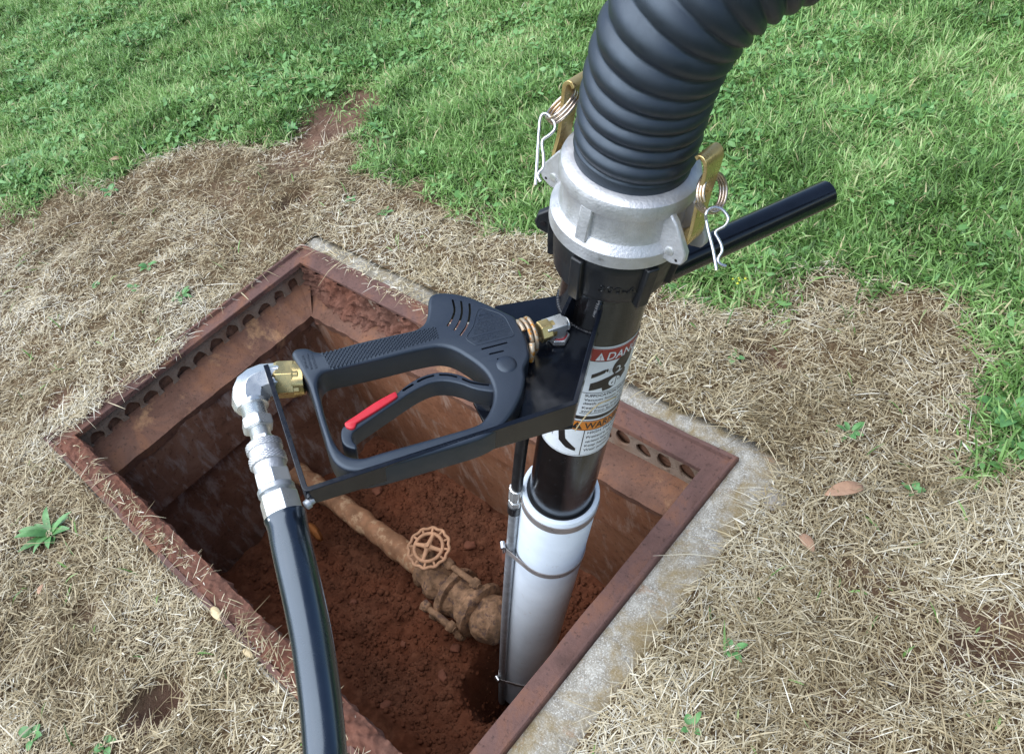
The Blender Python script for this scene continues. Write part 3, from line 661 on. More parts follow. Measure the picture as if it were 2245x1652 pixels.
# the stout flanged coupling next to the sleeve
for k, (xa, r0, w) in enumerate([(-0.938, .060, .018), (-0.868, .063, .018)]):
    mb = MB(); mb.lathe(np.array([xa, PY, PZ]), (1, 0, 0), [(0, r0 * .8), (.004, r0), (w * .5, r0 * 1.03), (w, r0), (w + .004, r0 * .8)], 40); noisy(mb, 0.012, 60, 20 + k).build("flange", M_VALVE, pipe, smooth=50)
mb = MB(); mb.lathe(np.array([-0.935, PY, PZ]), (1, 0, 0), [(i * .0036, .0475 + .004 * math.sin(i * .45)) for i in range(40)] + [(.148, .03)], 36); noisy(mb, 0.016, 60, 30).build("coupling", M_VALVE, pipe, smooth=60)
for k, th in enumerate((2.9, 3.7, 4.5, 1.2)):
    c = np.array([-0.958, PY + 0.068 * math.cos(th), PZ + 0.068 * math.sin(th)])
    mb = MB(); mb.lathe(c, (1, 0, 0), [(-.004, .0065), (.05, .0075), (.098, .0065)], 10); bo = noisy(mb, 0.006, 60, 40 + k).build("bolt", M_VALVE, pipe, smooth=60)
    mb = MB(); mb.lathe(c, (1, 0, 0), [(-.004, .008), (.0, .0135), (.014, .0125), (.018, .008)], 6); noisy(mb, .003, 80, 60 + k).build("nut", M_VALVE, bo, smooth=50)
    mb = MB(); mb.lathe(c, (1, 0, 0), [(.078, .008), (.08, .0130), (.092, .0125), (.096, .008)], 6); noisy(mb, .003, 80, 70 + k).build("nut", M_VALVE, bo, smooth=50)

# ================================================================ the suction wand (leaning pole)
A0 = np.array([-.4429, .461, .5261]); AX = nrm([.2633, .0922, .9603])        # a point on the pole and the way up along it
NF = CAM - (A0 - .12 * AX); NF = nrm(NF - AX * (NF @ AX)); EF = np.cross(NF, AX)
if (EF @ ROT)[0] < 0: EF = -EF
def cyl(s, phi, r):
    p = math.radians(phi); return A0 + AX * s + r * (math.cos(p) * NF + math.sin(p) * EF)
PRAD = 0.0445
wand = thing("suction_wand", "black suction wand with white sleeve leaning out of the pit", "suction wand", A0 - AX * 0.55)
MB().lathe(A0, AX, [(-.56, PRAD), (-.3, PRAD), (.0, PRAD), (.07, PRAD)], 72, x=NF).build("tube", M_TUBE, wand)
# handle bar
he = ray(1812, 425); hp = A0 + AX * .010; HEND = CAM + he * (((hp - CAM) @ AX) / (he @ AX)); hd_ = HEND - hp; HL = np.linalg.norm(hd_); hd_ = hd_ / HL
mb = MB(); mb.lathe(hp, hd_, [(.03, .0162), (HL - .0015, .0162), (HL, .0148), (HL + .0002, .0125), (HL - .03, .0123)], 40, cap=False); mb.build("handle_bar", M_PAINT, wand, smooth=40)
# threaded nut with lugs
nutp = [(.0585, .047), (.0585, .0535), (.061, .0555), (.068, .0565), (.098, .0592), (.1105, .0592), (.1125, .058), (.1125, .04)]
MB().lathe(A0, AX, nutp, 96, x=NF, cap=False).build("threaded_nut", M_NUT, wand, smooth=40); nut = bpy.data.objects["threaded_nut"]
def axial_rib(mb, phi, s0, s1, r0, r1, wdt, r1b=None):
    p = math.radians(phi); R_ = math.cos(p) * NF + math.sin(p) * EF; T_ = np.cross(AX, R_); r1b = r1 if r1b is None else r1b
    V = [A0 + AX * s + R_ * r + T_ * w for (s, rr_) in ((s0, r1b), (s1, r1)) for r in (r0, rr_) for w in (-wdt, wdt)]
    mb.add(V, [(0, 1, 3, 2), (4, 6, 7, 5), (0, 4, 5, 1), (2, 3, 7, 6), (0, 2, 6, 4), (1, 5, 7, 3)])
for k, ph in enumerate((-27, 38, 85, 150, 210, 268)):
    mb = MB(); axial_rib(mb, ph, .056, .1085, .05, .0655, .0064, .0615); mb.build("lug", M_NUT, nut, bevel=.0018)
def ear(mb, phi, s0, s1, r0, r1, wdt):
    """flat rounded lug standing out radially"""
    p = math.radians(phi); R_ = math.cos(p) * NF + math.sin(p) * EF; T_ = np.cross(AX, R_); lo = []
    for w in (-wdt, wdt):
        L_ = [(s0, r0), (s0 + .002, r1 - .012), (s0 + .006, r1 - .003), ((s0 + s1) / 2 - .004, r1), ((s0 + s1) / 2 + .006, r1 - .002), (s1 - .003, r1 - .012), (s1, r0)]
        lo.append([A0 + AX * s + R_ * r + T_ * w for s, r in L_])
    mb.loft(lo)
mb = MB(); ear(mb, -92, .078, .112, .055, .0775, .004); ln = mb.build("lock_lug", M_NUT, nut, bevel=.0015)
mb = MB(); 
for w in (-1, 1):
    p = math.radians(-92); R_ = math.cos(p) * NF + math.sin(p) * EF; T_ = np.cross(AX, R_); mb.lathe(A0 + AX * .092 + R_ * .069 - T_ * .0052 * w, T_ * w, [(0, .0028), (.002, .0028)], 16)
mb.build("painted_lug_hole", M_DBLACK, ln)  # black discs on the faces paint the dark inside of a hole
def cyl_text(txt, s, phi, h, r, mat, parent, name="lettering", width=None, fat=0.0, shear=0.0, up=0.0, cut=0.003):
    me = text_mesh(txt, 1.0, 0, fat, shear=shear); n = len(me.vertices); co = np.empty(n * 3); me.vertices.foreach_get('co', co); co = co.reshape(-1, 3)
    w = co[:, 0].max() - co[:, 0].min(); k = h / 0.7; kx = k if width is None else width / w
    map_mesh(me, lambda c: np.stack([(c[:, 0] - co[:, 0].min()) * kx, c[:, 1] * k, c[:, 2] * 0], 1)); return wrap(me, s, phi, r, mat, parent, name, cut)
def wrap(me, s, phi, r, mat, parent, name, cut=0.003):
    """flat mesh (x round the pole, y up it, metres) laid on the cylinder; cut into strips first so that it bends"""
    bm = bmesh.new(); bm.from_mesh(me); xs_ = [v.co.x for v in bm.verts]; q = min(xs_) + cut
    while q < max(xs_):
        bmesh.ops.bisect_plane(bm, geom=bm.verts[:] + bm.edges[:] + bm.faces[:], plane_co=(q, 0, 0), plane_no=(1, 0, 0)); q += cut
    bm.to_mesh(me); bm.free(); wo_ = parent_world(parent)
    def fn(c):
        p = math.radians(phi) + c[:, 0] / PRAD
        return A0 + AX * (s + c[:, 1:2]) + (r + c[:, 2:3]) * (np.cos(p)[:, None] * NF + np.sin(p)[:, None] * EF) - wo_
    map_mesh(me, fn); bm = bmesh.new(); bm.from_mesh(me)
    c0 = Vector(A0 - wo_)
    for f in bm.faces:
        d_ = f.calc_center_median() - c0; d_ -= Vector(AX) * d_.dot(Vector(AX))
        if f.normal.dot(d_) < 0: f.normal_flip()
    bm.to_mesh(me); bm.free()
    return finish(name, me, mat, parent, smooth=0, fix=False)
me = text_mesh("300-A", 1.0, 0.02, 0.0); map_mesh(me, lambda c: np.stack([c[:, 0] * .0115, c[:, 1] * .0115, c[:, 2] * .02], 1)); wrap(me, .0755, -6, .0581, M_NUT, nut, "moulded_number", .002)
# warning label
def rrect(x0, x1, y0, y1, r, n=8):
    P = []
    for cx_, cy_, a0 in ((x1 - r, y1 - r, 0), (x0 + r, y1 - r, 90), (x0 + r, y0 + r, 180), (x1 - r, y0 + r, 270)):
        for k in range(n + 1): a = math.radians(a0 + 90 * k / n); P.append((cx_ + r * math.cos(a), cy_ + r * math.sin(a)))
    return P
def flat_fill(loops):
    cu = bpy.data.curves.new("tmp", 'CURVE'); cu.dimensions = '2D'; cu.fill_mode = 'BOTH'
    for L_ in loops:
        sp = cu.splines.new('POLY'); sp.points.add(len(L_) - 1); sp.use_cyclic_u = True
        for p, q in zip(sp.points, L_): p.co = (q[0], q[1], 0, 1)
    return curve_to_mesh(cu)
DEG = PRAD * math.pi / 180
def lab(loops, mat, lift, parent, name):
    """loops given as (phi degrees, s metres)"""
    return wrap(flat_fill([[(p * DEG, s) for p, s in L_] for L_ in loops]), 0, 0, PRAD + lift, mat, parent, name)
def rr_(p0, p1, s0, s1, r): return [(x / DEG, y) for x, y in rrect(p0 * DEG, p1 * DEG, s0, s1, r)]
sticker = lab([rr_(-60, 98, -.2262, -.0175, .008)], M_DWHITE, .0003, wand, "warning_label")
lab([rr_(-57, 95, -.0405, -.0212, .0005)], M_DRED, .0005, sticker, "danger_band")
lab([rr_(-57, 95, -.1690, -.1520, .0005)], M_DORANGE, .0005, sticker, "warning_band")
lab([rr_(-57, 95, -.1475, -.1408, .0004)], M_DBLACK, .0005, sticker, "border_line")
lab([rr_(-57, 95, -.0415, -.0405, .0001)], M_DBLACK, .0005, sticker, "border_line"); lab([rr_(-57, 95, -.1515, -.1503, .0001)], M_DBLACK, .0005, sticker, "border_line")
lab([rr_(-57, 95, -.1702, -.1690, .0001)], M_DBLACK, .0005, sticker, "border_line"); lab([rr_(-57, 95, -.0972, -.0962, .0001)], M_DBLACK, .0005, sticker, "border_line")
lab([rr_(2.5, 95, -.1362, -.1352, .0001)], M_DBLACK, .0005, sticker, "border_line")
lab([rr_(15.4, 16.8, -.2235, -.1702, .0001)], M_DBLACK, .0005, sticker, "border_line")
lab([rr_(-58, 96.5, -.2243, -.0195, .0065), rr_(-57.2, 95.7, -.2236, -.0202, .006)], M_DBLACK, .0004, sticker, "border_line")
def tri(p0, p1, s0, s1): return [(p0, s0), (p1, s0), ((p0 + p1) / 2, s1)]
lab([tri(8.4, 20.6, -.0392, -.0262)], M_DWHITE, .0007, sticker, "alert_triangle")
lab([[(14.0, -.0312), (15.2, -.0312), (14.9, -.0352), (14.3, -.0352)], [(14.0, -.0363), (15.2, -.0363), (15.2, -.0378), (14.0, -.0378)]], M_DRED, .0009, sticker, "exclamation_mark")
lab([tri(-5.5, 11.5, -.1672, -.1532)], M_DBLACK, .0007, sticker, "alert_triangle")
lab([[(2.4, -.1582), (3.7, -.1582), (3.4, -.1625), (2.7, -.1625)], [(2.4, -.1636), (3.7, -.1636), (3.7, -.1652), (2.4, -.1652)]], M_DORANGE, .0009, sticker, "exclamation_mark")
cyl_text("DANGER", -.0386, 23.5, .0122, PRAD + .0008, M_DWHITE, sticker, width=69 * DEG, fat=.012, shear=.12)
cyl_text("WARNING", -.1662, 14.0, .0122, PRAD + .0008, M_DBLACK, sticker, width=78 * DEG, fat=.012, shear=.0)
for txt, s, ph, h, wd, ft in (("SUFFOCATION HAZARD.", -.1037, 5.2, .0046, 80, .02), ("Vacuum hoses will cause", -.1114, 5.2, .0045, 84, .008), ("death or serious injury.", -.1182, 5, .0045, 80, .008), ("Keep hoses and nozzles", -.1266, 4.6, .0045, 84, .008), ("away from face and body.", -.1332, 4.3, .0045, 85, .008),
                          ("HIGH PRESSURE", -.1777, 21, .0052, 66, .006), ("Pressure spray can", -.1872, 20.8, .0050, 70, .006), ("serious injury or death.", -.1966, 20.8, .0050, 74, .006), ("Keep hands away.", -.2058, 20.8, .0050, 62, .006), ("Wear protection.", -.2152, 20.8, .0050, 60, .006)):
    cyl_text(txt, s, ph, h, PRAD + .0006, M_DBLACK, sticker, width=wd * DEG, fat=ft)
# the picture on the danger panel: a hose drawing at a bent figure
def ell(p, s, rp, rs, n=24, rot=0.0): return [(p + (rp * math.cos(q) * math.cos(rot) - rs * math.sin(q) * math.sin(rot)) / DEG, s + rp * math.cos(q) * math.sin(rot) + rs * math.sin(q) * math.cos(rot)) for q in np.linspace(0, 2 * math.pi, n, endpoint=False)]
pg = lab([[(8, -.0705), (26, -.0610), (27, -.0552), (24, -.0555), (8, -.0635)], ell(51, -.0515, .0105, .0165, rot=-.45), [(8.5, -.0925), (8.5, -.0795), (28, -.0708), (40, -.067), (47, -.0625), (60, -.0655), (62, -.0735), (52, -.085), (40, -.092), (28, -.094), (26, -.0875)]], M_DBLACK, .0006, sticker, "pictogram")
lab([ell(28.5, -.0575, .0012, .0028)], M_DBLACK, .0006, sticker, "pictogram")
lab([ell(44.0, -.0805, .0072, .0078)], M_DWHITE, .0008, sticker, "pictogram_detail")
lab([[(45.2, -.073), (46.4, -.073), (46.4, -.0878), (45.2, -.0878)], [(39, -.0815), (41.5, -.0795), (41, -.083), (39.5, -.085)], [(49, -.0775), (51, -.078), (50.5, -.0815), (49, -.081)]], M_DBLACK, .0009, sticker, "pictogram_detail")
lab([[(31, -.0562), (35, -.0545), (31, -.0570)], [(31, -.0585), (35.5, -.0583), (31, -.0592)], [(31, -.0602), (34.5, -.0625), (31, -.0612)]], M_DBLACK, .0009, sticker, "pictogram_detail")
lab([[(40.5, -.0575), (43, -.0545), (47, -.0545), (49, -.0575), (48.5, -.066), (46.8, -.066), (47, -.0585), (45.5, -.0562), (43, -.0562)]], M_DWHITE, .0008, sticker, "pictogram_detail")
lab([[(-24, -.1765), (-20.5, -.174), (-17, -.1745), (-13, -.177), (-12, -.184), (-10, -.1925), (8.0, -.2085), (8.0, -.2145), (-7, -.2105), (-20, -.2005)], [(-33, -.1805), (-31.8, -.181), (-32.2, -.1985), (-33, -.1985)], [(-36, -.189), (-27, -.176), (-26, -.1765), (-35.5, -.190)]], M_DBLACK, .0006, sticker, "pictogram")

# white sleeve on the lower pole, its band clamps and the water tube beside it
SD = nrm([.275, .06, .96]); SR = .0545; ST = A0 - AX * .386              # the sleeve is all but coaxial with the tube
NS_ = CAM - ST; NS_ = nrm(NS_ - SD * (NS_ @ SD)); ES_ = np.cross(NS_, SD); ES_ = ES_ if (ES_ @ ROT)[0] > 0 else -ES_
S0 = .98
sleeve = MB().lathe(ST, -SD, [(.012, .0472), (.0015, .0475), (0, .0485), (0, SR - .0008), (.0008, SR), (.2, SR), (S0, SR), (S0, .049)], 96, x=NS_, cap=False).build("sleeve", M_PVC, wand, smooth=50)
mb = MB(); mb.lathe(ST, -SD, [(.0045, .049), (.003, .0482), (.003, .040)], 72, x=NS_, cap=False); mb.build("seal_ring", M_NUT, sleeve)
TO = SR + .0078
def tdir(t): p = math.radians(-78 + 34 * max(0, t) / .8); return math.cos(p) * NS_ + math.sin(p) * ES_    # the tube runs slightly askew
TDIR = tdir(.03)
def tub(t): return ST - SD * t + tdir(t) * TO
def band(t, w, with_tube):
    TD = tdir(t); c = ST - SD * t; Sd = np.cross(SD, TD); P = []
    if not with_tube: P = [(SR + .0006) * np.array([math.cos(q), math.sin(q)]) for q in np.linspace(0, 2 * math.pi, 96, endpoint=False)]
    else:
        r2 = .0082; al = math.acos((SR - r2) / TO)
        P = [(SR + .0006) * np.array([math.cos(q), math.sin(q)]) for q in np.linspace(al, 2 * math.pi - al, 80)]
        P += [np.array([TO, 0]) + (r2 + .0006) * np.array([math.cos(q), math.sin(q)]) for q in np.linspace(-al, al, 16)]
    loops = []
    for (dt, dr) in ((-w / 2, 0), (-w / 2, .0009), (w / 2, .0009), (w / 2, 0), (-w / 2, 0)):
        loops.append([c - SD * dt + (TD * p[0] + Sd * p[1]) * (1 + dr / np.linalg.norm(p)) for p in P])
    return MB().loft(loops, cap=False)
t_low = next((t for t in np.arange(.3, .9, .004) if view_of(tub(t))[1] > 1535), .8)
for t_, wdt_, wt in ((.0195, .016, False), (.183, .0145, True), (t_low, .0145, True)):
    b_ = band(t_, wdt_, wt).build("band_clamp", M_BAND, wand, smooth=50)
    TD = tdir(t_); O = ST - SD * t_ + TD * (TO + .0095 if wt else SR + .0012); Sd = np.cross(SD, TD)
    mb = MB(); mb.box(O + TD * .0025 + SD * .003, TD, Sd, SD, .0016, .006, .010); mb.tube([O + TD * .004 + SD * .012 + Sd * q for q in (-.006, .006)], .004, 12); mb.build("clamp_screw", M_WIRE, b_, smooth=40, bevel=.0008)
tp = [(0.055, .0078), (0.06, .0078), (.40, .0078), (1.2, .0078)]
wt_ = MB().tube([tub(t) for t in np.linspace(.055, S0, 24)], .0078, 24).build("water_tube", M_GALV, wand)
mb = MB(); mb.lathe(ST + TDIR * TO, -SD, [(.044, .0085), (.046, .0104), (.068, .0104), (.07, .009)], 28); mb.build("tube_cap", M_NUT, wt_)
mb = MB(); mb.lathe(ST + TDIR * TO, -SD, [(.032, .009), (.033, .0103), (.045, .0103), (.046, .009)], 6); mb.build("hex_nut", M_ZINC, wt_, smooth=0, bevel=.0008)
mb = MB()
L_ = []
for dt, r in ((-.004, .0078), (-.003, .0098), (.026, .0098), (.03, .008)): L_.append([ST + TDIR * TO - SD * dt + (r + (.0007 if k % 4 < 2 and r > .009 else 0)) * (math.cos(2 * math.pi * k / 48) * TDIR + math.sin(2 * math.pi * k / 48) * np.cross(SD, TDIR)) for k in range(48)])
mb.loft(L_); mb.build("crimped_ferrule", M_ZINC, wt_, smooth=20)

# ---- the tray that carries the gun: local x along it (towards the pole), y across, z up the pole
def on_tray(px, py, s):
    u = ray(px, py); X = A0 + AX * s; return CAM + u * (((X - CAM) @ AX) / (u @ AX))
GU = nrm(on_tray(1262, 885, .026) - on_tray(665, 1080, .026)); GV = np.cross(AX, GU)
def uv(px, py, s):
    q = on_tray(px, py, s) - (A0 + AX * s); return np.array([q @ GU, q @ GV])
def W_(u, v, s): return A0 + GU * u + GV * v + AX * s
def place(me, s, parent, name, mat, smooth=40, **k):
    wo_ = parent_world(parent); map_mesh(me, lambda c: A0 + c[:, :1] * GU + c[:, 1:2] * GV + (s + c[:, 2:3]) * AX - wo_)
    return finish(name, me, mat, parent, smooth=smooth, **k)
C2 = lambda x, y: (438.5 + .39807 * x, 575.5 + .39807 * y)           # close-up picture coordinates to picture
Z2 = lambda x, y: ((1650 + .345 * x) / 1.8245, (1130 + .345 * y) / 1.8245)
C9 = lambda x, y: ((850 + .48415 * x) / 1.8245, (1350 + .48415 * y) / 1.8245)
Z7 = lambda x, y: ((1150 + .1816 * x) / 1.8245, (1350 + .1816 * y) / 1.8245)
TS = .037                                                             # height of the tray's upper edge
pc = uv(665, 1080, TS); pl = uv(577, 800, TS); pe = uv(1266, 884, TS); prt = uv(1328, 656, TS)
tray = thing_parent = wand
SP = -.002                                                            # plate level
pl_pts = [uv(*C2(1625, 245), SP), uv(1222, 650, SP), np.array([0.0, .03]), np.array([prt[0], prt[1]]), np.array([pe[0], pe[1]]), uv(*C2(1610, 950), SP), uv(*C2(1555, 870), SP), uv(*C2(1505, 775), SP)]
me = flat_shape([[tuple(p) for p in pl_pts]], .0022, .0008); plate = place(me, SP, wand, "mounting_tray", M_PAINT)
def strap(P, s_hi, s_lo, th, name, parent):
    """flat bar on edge following 2-D points; s_lo may change along it"""
    P = [np.array(p) for p in P]; n = len(P); Ls = []
    for i in range(n):
        a = P[max(i - 1, 0)]; b = P[min(i + 1, n - 1)]; t = (b - a) / np.linalg.norm(b - a); nn = np.array([-t[1], t[0]])
        h, l = (s_hi[i], s_lo[i]); i0 = P[i] + nn * th; 
        Ls.append([W_(*P[i], h), W_(*i0, h), W_(*i0, l), W_(*P[i], l)])
    return MB().loft(Ls).build(name, M_PAINT, parent, smooth=35, bevel=.0005)
def arc2(a, c, b, r, n=7):
    a, b, c = map(np.array, (a, b, c)); da = nrm(a - c); db = nrm(b - c); P = []
    half = math.acos(np.clip(da @ db, -1, 1)) / 2; d_ = r / math.tan(half); p0 = c + da * d_; p1 = c + db * d_
    for k in range(n + 1):
        t = k / n; P.append((1 - t) ** 2 * p0 + 2 * t * (1 - t) * c + t * t * p1)
    return P
path = [pl] + arc2(pl, pc, pe, .007) + [pc + (pe - pc) * f for f in (.2, .4, .6, .8)] + arc2(pc, pe, prt, .006) + [pe + (prt - pe) * .5, prt]
ln_ = [0]; 
for a, b in zip(path[:-1], path[1:]): ln_.append(ln_[-1] + np.linalg.norm(b - a))
tot = ln_[-1]; lo_ = [TS - .022 - .014 * max(0, min(1, (l - .15) / .25)) for l in ln_]
strap(path, [TS] * len(path), lo_, .0044, "tray_strap", plate)
# gusset and weld beads where the tray meets the pole
mb = MB(); axial_rib(mb, -36, .004, .052, .040, .0475, .0022, .066); mb.build("gusset", M_PAINT, plate, bevel=.0006)
mb = MB(); 
mb.tube([cyl(.0004, -95 + q * .9, PRAD - .0004) for q in range(112)], [.0026 + .0004 * math.sin(q * 1.4) + random.uniform(-.0002, .0002) for q in range(112)], 10)
mb.build("weld_bead", M_PAINT, plate, smooth=70); mb = MB()
mb.tube([cyl(.026 + q * .0005, -4 + q * .06, PRAD - .0012) for q in range(56)], [.0030 + .0006 * math.sin(q * 1.1) + random.uniform(-.0003, .0003) for q in range(56)], 10)
mb.build("weld_bead", M_PAINT, plate, smooth=70)
q = W_(*(pc + np.array([.004, -.004])), .004); mb = MB(); mb.lathe(W_(pc[0] + .006, pc[1] + .001, .020), -GU * .9 - GV * .4, [(0, .003), (.004, .003), (.004, .0042), (.0075, .004), (.008, .003)], 20); mb.build("bolt", M_GALV, plate, smooth=40)

# ================================================================ the aluminium coupler
coup = thing("hose_coupler", "cast aluminium cam lever coupler joining ribbed hose to wand", "coupler", A0 + AX * .115)
cp = [(.1128, .046), (.1128, .0635), (.1140, .065), (.1275, .065), (.1300, .0632), (.1345, .0585), (.136, .0578), (.158, .0572), (.1625, .0585), (.1645, .0610), (.1665, .0616), (.176, .0618), (.1795, .0606), (.1815, .058), (.1835, .0535), (.184, .050), (.18, .045)]
cbody = MB().lathe(A0, AX, cp, 96, x=NF, cap=False).build("coupler_body", M_ALU, coup, smooth=32)
mb = MB()
for ph in (-28,): axial_rib(mb, ph, .128, .1665, .055, .0612, .0062, .0632)
mb.build("body_rib", M_ALU, cbody, bevel=.0015)
def flat_ear(phi, s0, s1, off, name="ear"):
    """ear plate: parallel pair either side of the lever slot whose middle looks along phi"""
    p = math.radians(phi); R_ = math.cos(p) * NF + math.sin(p) * EF; T_ = np.cross(AX, R_) ; lo = []
    for w in (off - .0035, off + .0035):
        lo.append([A0 + AX * s + R_ * r + T_ * w for s, r in ((s0, .04), (s0 - .001, .070), (s0 + .003, .0795), (s0 + .008, .0818), (s0 + .017, .0812), (s1 - .006, .0655), (s1 + .001, .058), (s1, .04))])
    e = MB().loft(lo).build(name, M_ALU, coup, bevel=.0015)
    sg = 1 if off > 0 else -1
    c = A0 + AX * (s0 + .0115) + R_ * .066 + T_ * (off + sg * .0036); mb = MB(); mb.lathe(c, T_ * sg, [(0, .0042), (.0008, .0042), (.0012, .003)], 20); mb.build("pivot_pin", M_ZINC, e)
    c = A0 + AX * (s0 + .006) + R_ * .0745 + T_ * (off + sg * .00362); mb = MB(); mb.lathe(c, T_ * sg, [(0, .0014), (.0002, .0014)], 14); mb.build("painted_pin_hole", M_DBLACK, e); return e  # nothing is drilled: a black disc paints the shade in the pin hole
def cam_lever(phi, lean):
    p = math.radians(phi); R_ = math.cos(p) * NF + math.sin(p) * EF; T_ = np.cross(AX, R_)
    flat_ear(phi, .121, .168, .0155); flat_ear(phi, .121, .168, -.0155)
    pts = [(.121, .0565, .010), (.128, .068, .0115), (.140, .0765, .0115), (.152, .0775, .0100), (.168, .0760, .0090), (.190, .0750, .0098), (.214, .0748, .0112), (.2230, .0735, .0122), (.2280, .0695, .0122), (.2285, .0645, .0122), (.2250, .0610, .0122)]
    pts = [np.array(v) for v in smooth_line(pts, 4)]; Ls = []
    for i, (s, r, w) in enumerate(pts):
        a = pts[max(i - 1, 0)]; b = pts[min(i + 1, len(pts) - 1)]; t = np.array([b[0] - a[0], b[1] - a[1]]); t /= np.linalg.norm(t); th = .0055 if s < .145 and i < 14 else .0018
        nn = np.array([-t[1], t[0]])
        q0 = (s, r); q1 = (s - nn[0] * 2 * th, r - nn[1] * 2 * th)
        Ls.append([A0 + AX * q[0] + R_ * q[1] + T_ * ww for q, ww in ((q0, -w), (q0, w), (q1, w), (q1, -w))])
    arm = MB().loft(Ls).build("cam_lever", M_CAMARM, coup, smooth=40, bevel=.0006)
    mb = MB()
    for k in range(8): c = A0 + AX * (.158 + k * .005) + R_ * .0757 + T_ * -.001; mb.add(lump(IC1_V, .0011, k) + c, [tuple(t) for t in IC1_F])
    mb.build("stamped_marks", M_BRASS, arm)
    return arm, R_, T_
def key_ring(C, n, rad, arm, strands=3):
    n = nrm(n); e1 = nrm(np.cross(n, [0, 0, 1])); e2 = np.cross(n, e1); P = []
    N = 64 * strands
    for k in range(N): th = 2 * math.pi * k / 64; P.append(C + rad * (math.cos(th) * e1 + math.sin(th) * e2) + n * (k / 64 - strands / 2) * .0029)
    return MB().tube(P, .00145, 8).build("pull_ring", M_RINGWIRE, arm, smooth=70)
def hairpin(P3, Q3, parent):
    P_ = smooth_line(P3, 6); mb = MB(); mb.tube(P_, .00135, 8); return mb.build("hairpin_clip", M_WIRE, parent, smooth=70)
RP, LP = 60, -120
arm, R_, T_ = cam_lever(RP, 0)
rz = view_of(A0 + AX * .19 + R_ * .07)[2]
C6 = lambda x, y: ((2600 + .35714 * x) / 1.8245, (560 + .35714 * y) / 1.8245)
rc = at(*C6(690, 590), rz - .004); rn = nrm((CAM - rc) + 0.09 * ROT[:, 0] * 8)
key_ring(rc, rn, 0.0158, arm)
hz = rz - .012
pin_px = [(745, 1455), (720, 1300), (695, 1180), (655, 1020), (632, 900), (628, 830), (660, 772), (730, 752), (810, 780), (868, 850), (872, 905), (830, 965), (750, 1010), (735, 1050), (765, 1105), (800, 1180), (805, 1250), (770, 1310), (765, 1360), (800, 1395), (850, 1410)]
hairpin([at(*C6(x, y), hz + (.004 if i < 5 else 0) + .006 * (i / 20)) for i, (x, y) in enumerate(pin_px)], None, arm)
arm, R_, T_ = cam_lever(LP, 0)
C1 = lambda x, y: ((2000 + .72639 * x) / 1.8245, .72639 * y / 1.8245)
tipz = view_of(A0 + AX * .205 + R_ * .07)[2]
rc = at(*C1(345, 585), tipz); tl = at(*C1(275, 660), tipz) - at(*C1(425, 510), tipz); key_ring(rc, np.cross(nrm(tl), nrm(CAM - rc)) + .28 * nrm(CAM - rc), np.linalg.norm(tl) / 2, arm)
hz = tipz - .004
pin_px = [(195, 1018), (203, 900), (215, 720), (222, 655), (238, 628), (262, 630), (285, 655), (302, 680), (300, 715), (270, 745), (238, 768), (232, 800), (240, 860), (238, 920), (215, 950), (208, 970), (222, 998)]
hairpin([at(*C1(x, y), hz - .004 * (i / 16)) for i, (x, y) in enumerate(pin_px)], None, arm)

# ================================================================ ribbed suction hose
path = [A0 + AX * .178, A0 + AX * .215, A0 + AX * .248]
path += [at(1440, 118, .621), at(1481, 32, .597), at(1546, -48, .577), at(1642, -122, .562), at(1790, -188, .555), at(2000, -245, .555), at(2350, -290, .54), at(2800, -260, .6), at(3400, -100, .7)]
path = np.array(smooth_line(path, 30)); seg = np.concatenate([[0], np.cumsum(np.linalg.norm(np.diff(path, axis=0), axis=1))])
q_ = np.arange(0, seg[-1], .005); path = np.stack([np.interp(q_, seg, path[:, k]) for k in range(3)], 1)
for _ in range(60): path[4:-1] = (path[3:-2] + path[5:]) / 4 + path[4:-1] / 2
seg = [0]
for a, b in zip(path[:-1], path[1:]): seg.append(seg[-1] + np.linalg.norm(b - a))
path = np.array(path); seg = np.array(seg); PITCH = .0172; NP = 14; NA = 72
ss = np.arange(0, seg[-1], PITCH / NP); cen = np.stack([np.interp(ss, seg, path[:, k]) for k in range(3)], 1)
for _ in range(25): cen[1:-1] = (cen[:-2] + cen[2:]) / 4 + cen[1:-1] / 2
tan = np.gradient(cen, axis=0); tan /= np.linalg.norm(tan, axis=1)[:, None]; u = nrm(np.cross(tan[0], [0, 0, 1.0])); VV = []
thv = np.arange(NA) * 2 * math.pi / NA
for i in range(len(ss)):
    u = u - tan[i] * (u @ tan[i]); u /= np.linalg.norm(u); w = np.cross(tan[i], u)
    ph_ = ss[i] / PITCH + thv / (2 * math.pi); sn = np.abs(np.sin(math.pi * ph_)); rad = .0530 - .0044 * (1 - sn ** .85)
    rad = np.where(ss[i] < PITCH * .9, np.minimum(rad, .0505), rad)
    VV.append(cen[i] + rad[:, None] * (np.cos(thv)[:, None] * u + np.sin(thv)[:, None] * w))
VV = np.concatenate(VV); nS = len(ss); I, J = np.meshgrid(np.arange(nS - 1), np.arange(NA), indexing='ij'); I = I.ravel(); J = J.ravel(); J2 = (J + 1) % NA
hose = np_mesh("suction_hose", VV, np.stack([I * NA + J, I * NA + J2, (I + 1) * NA + J2, (I + 1) * NA + J], 1), M_RUBBER, smooth=True)
tag(hose, "thick black ribbed rubber suction hose curving up from the coupler", "hose")

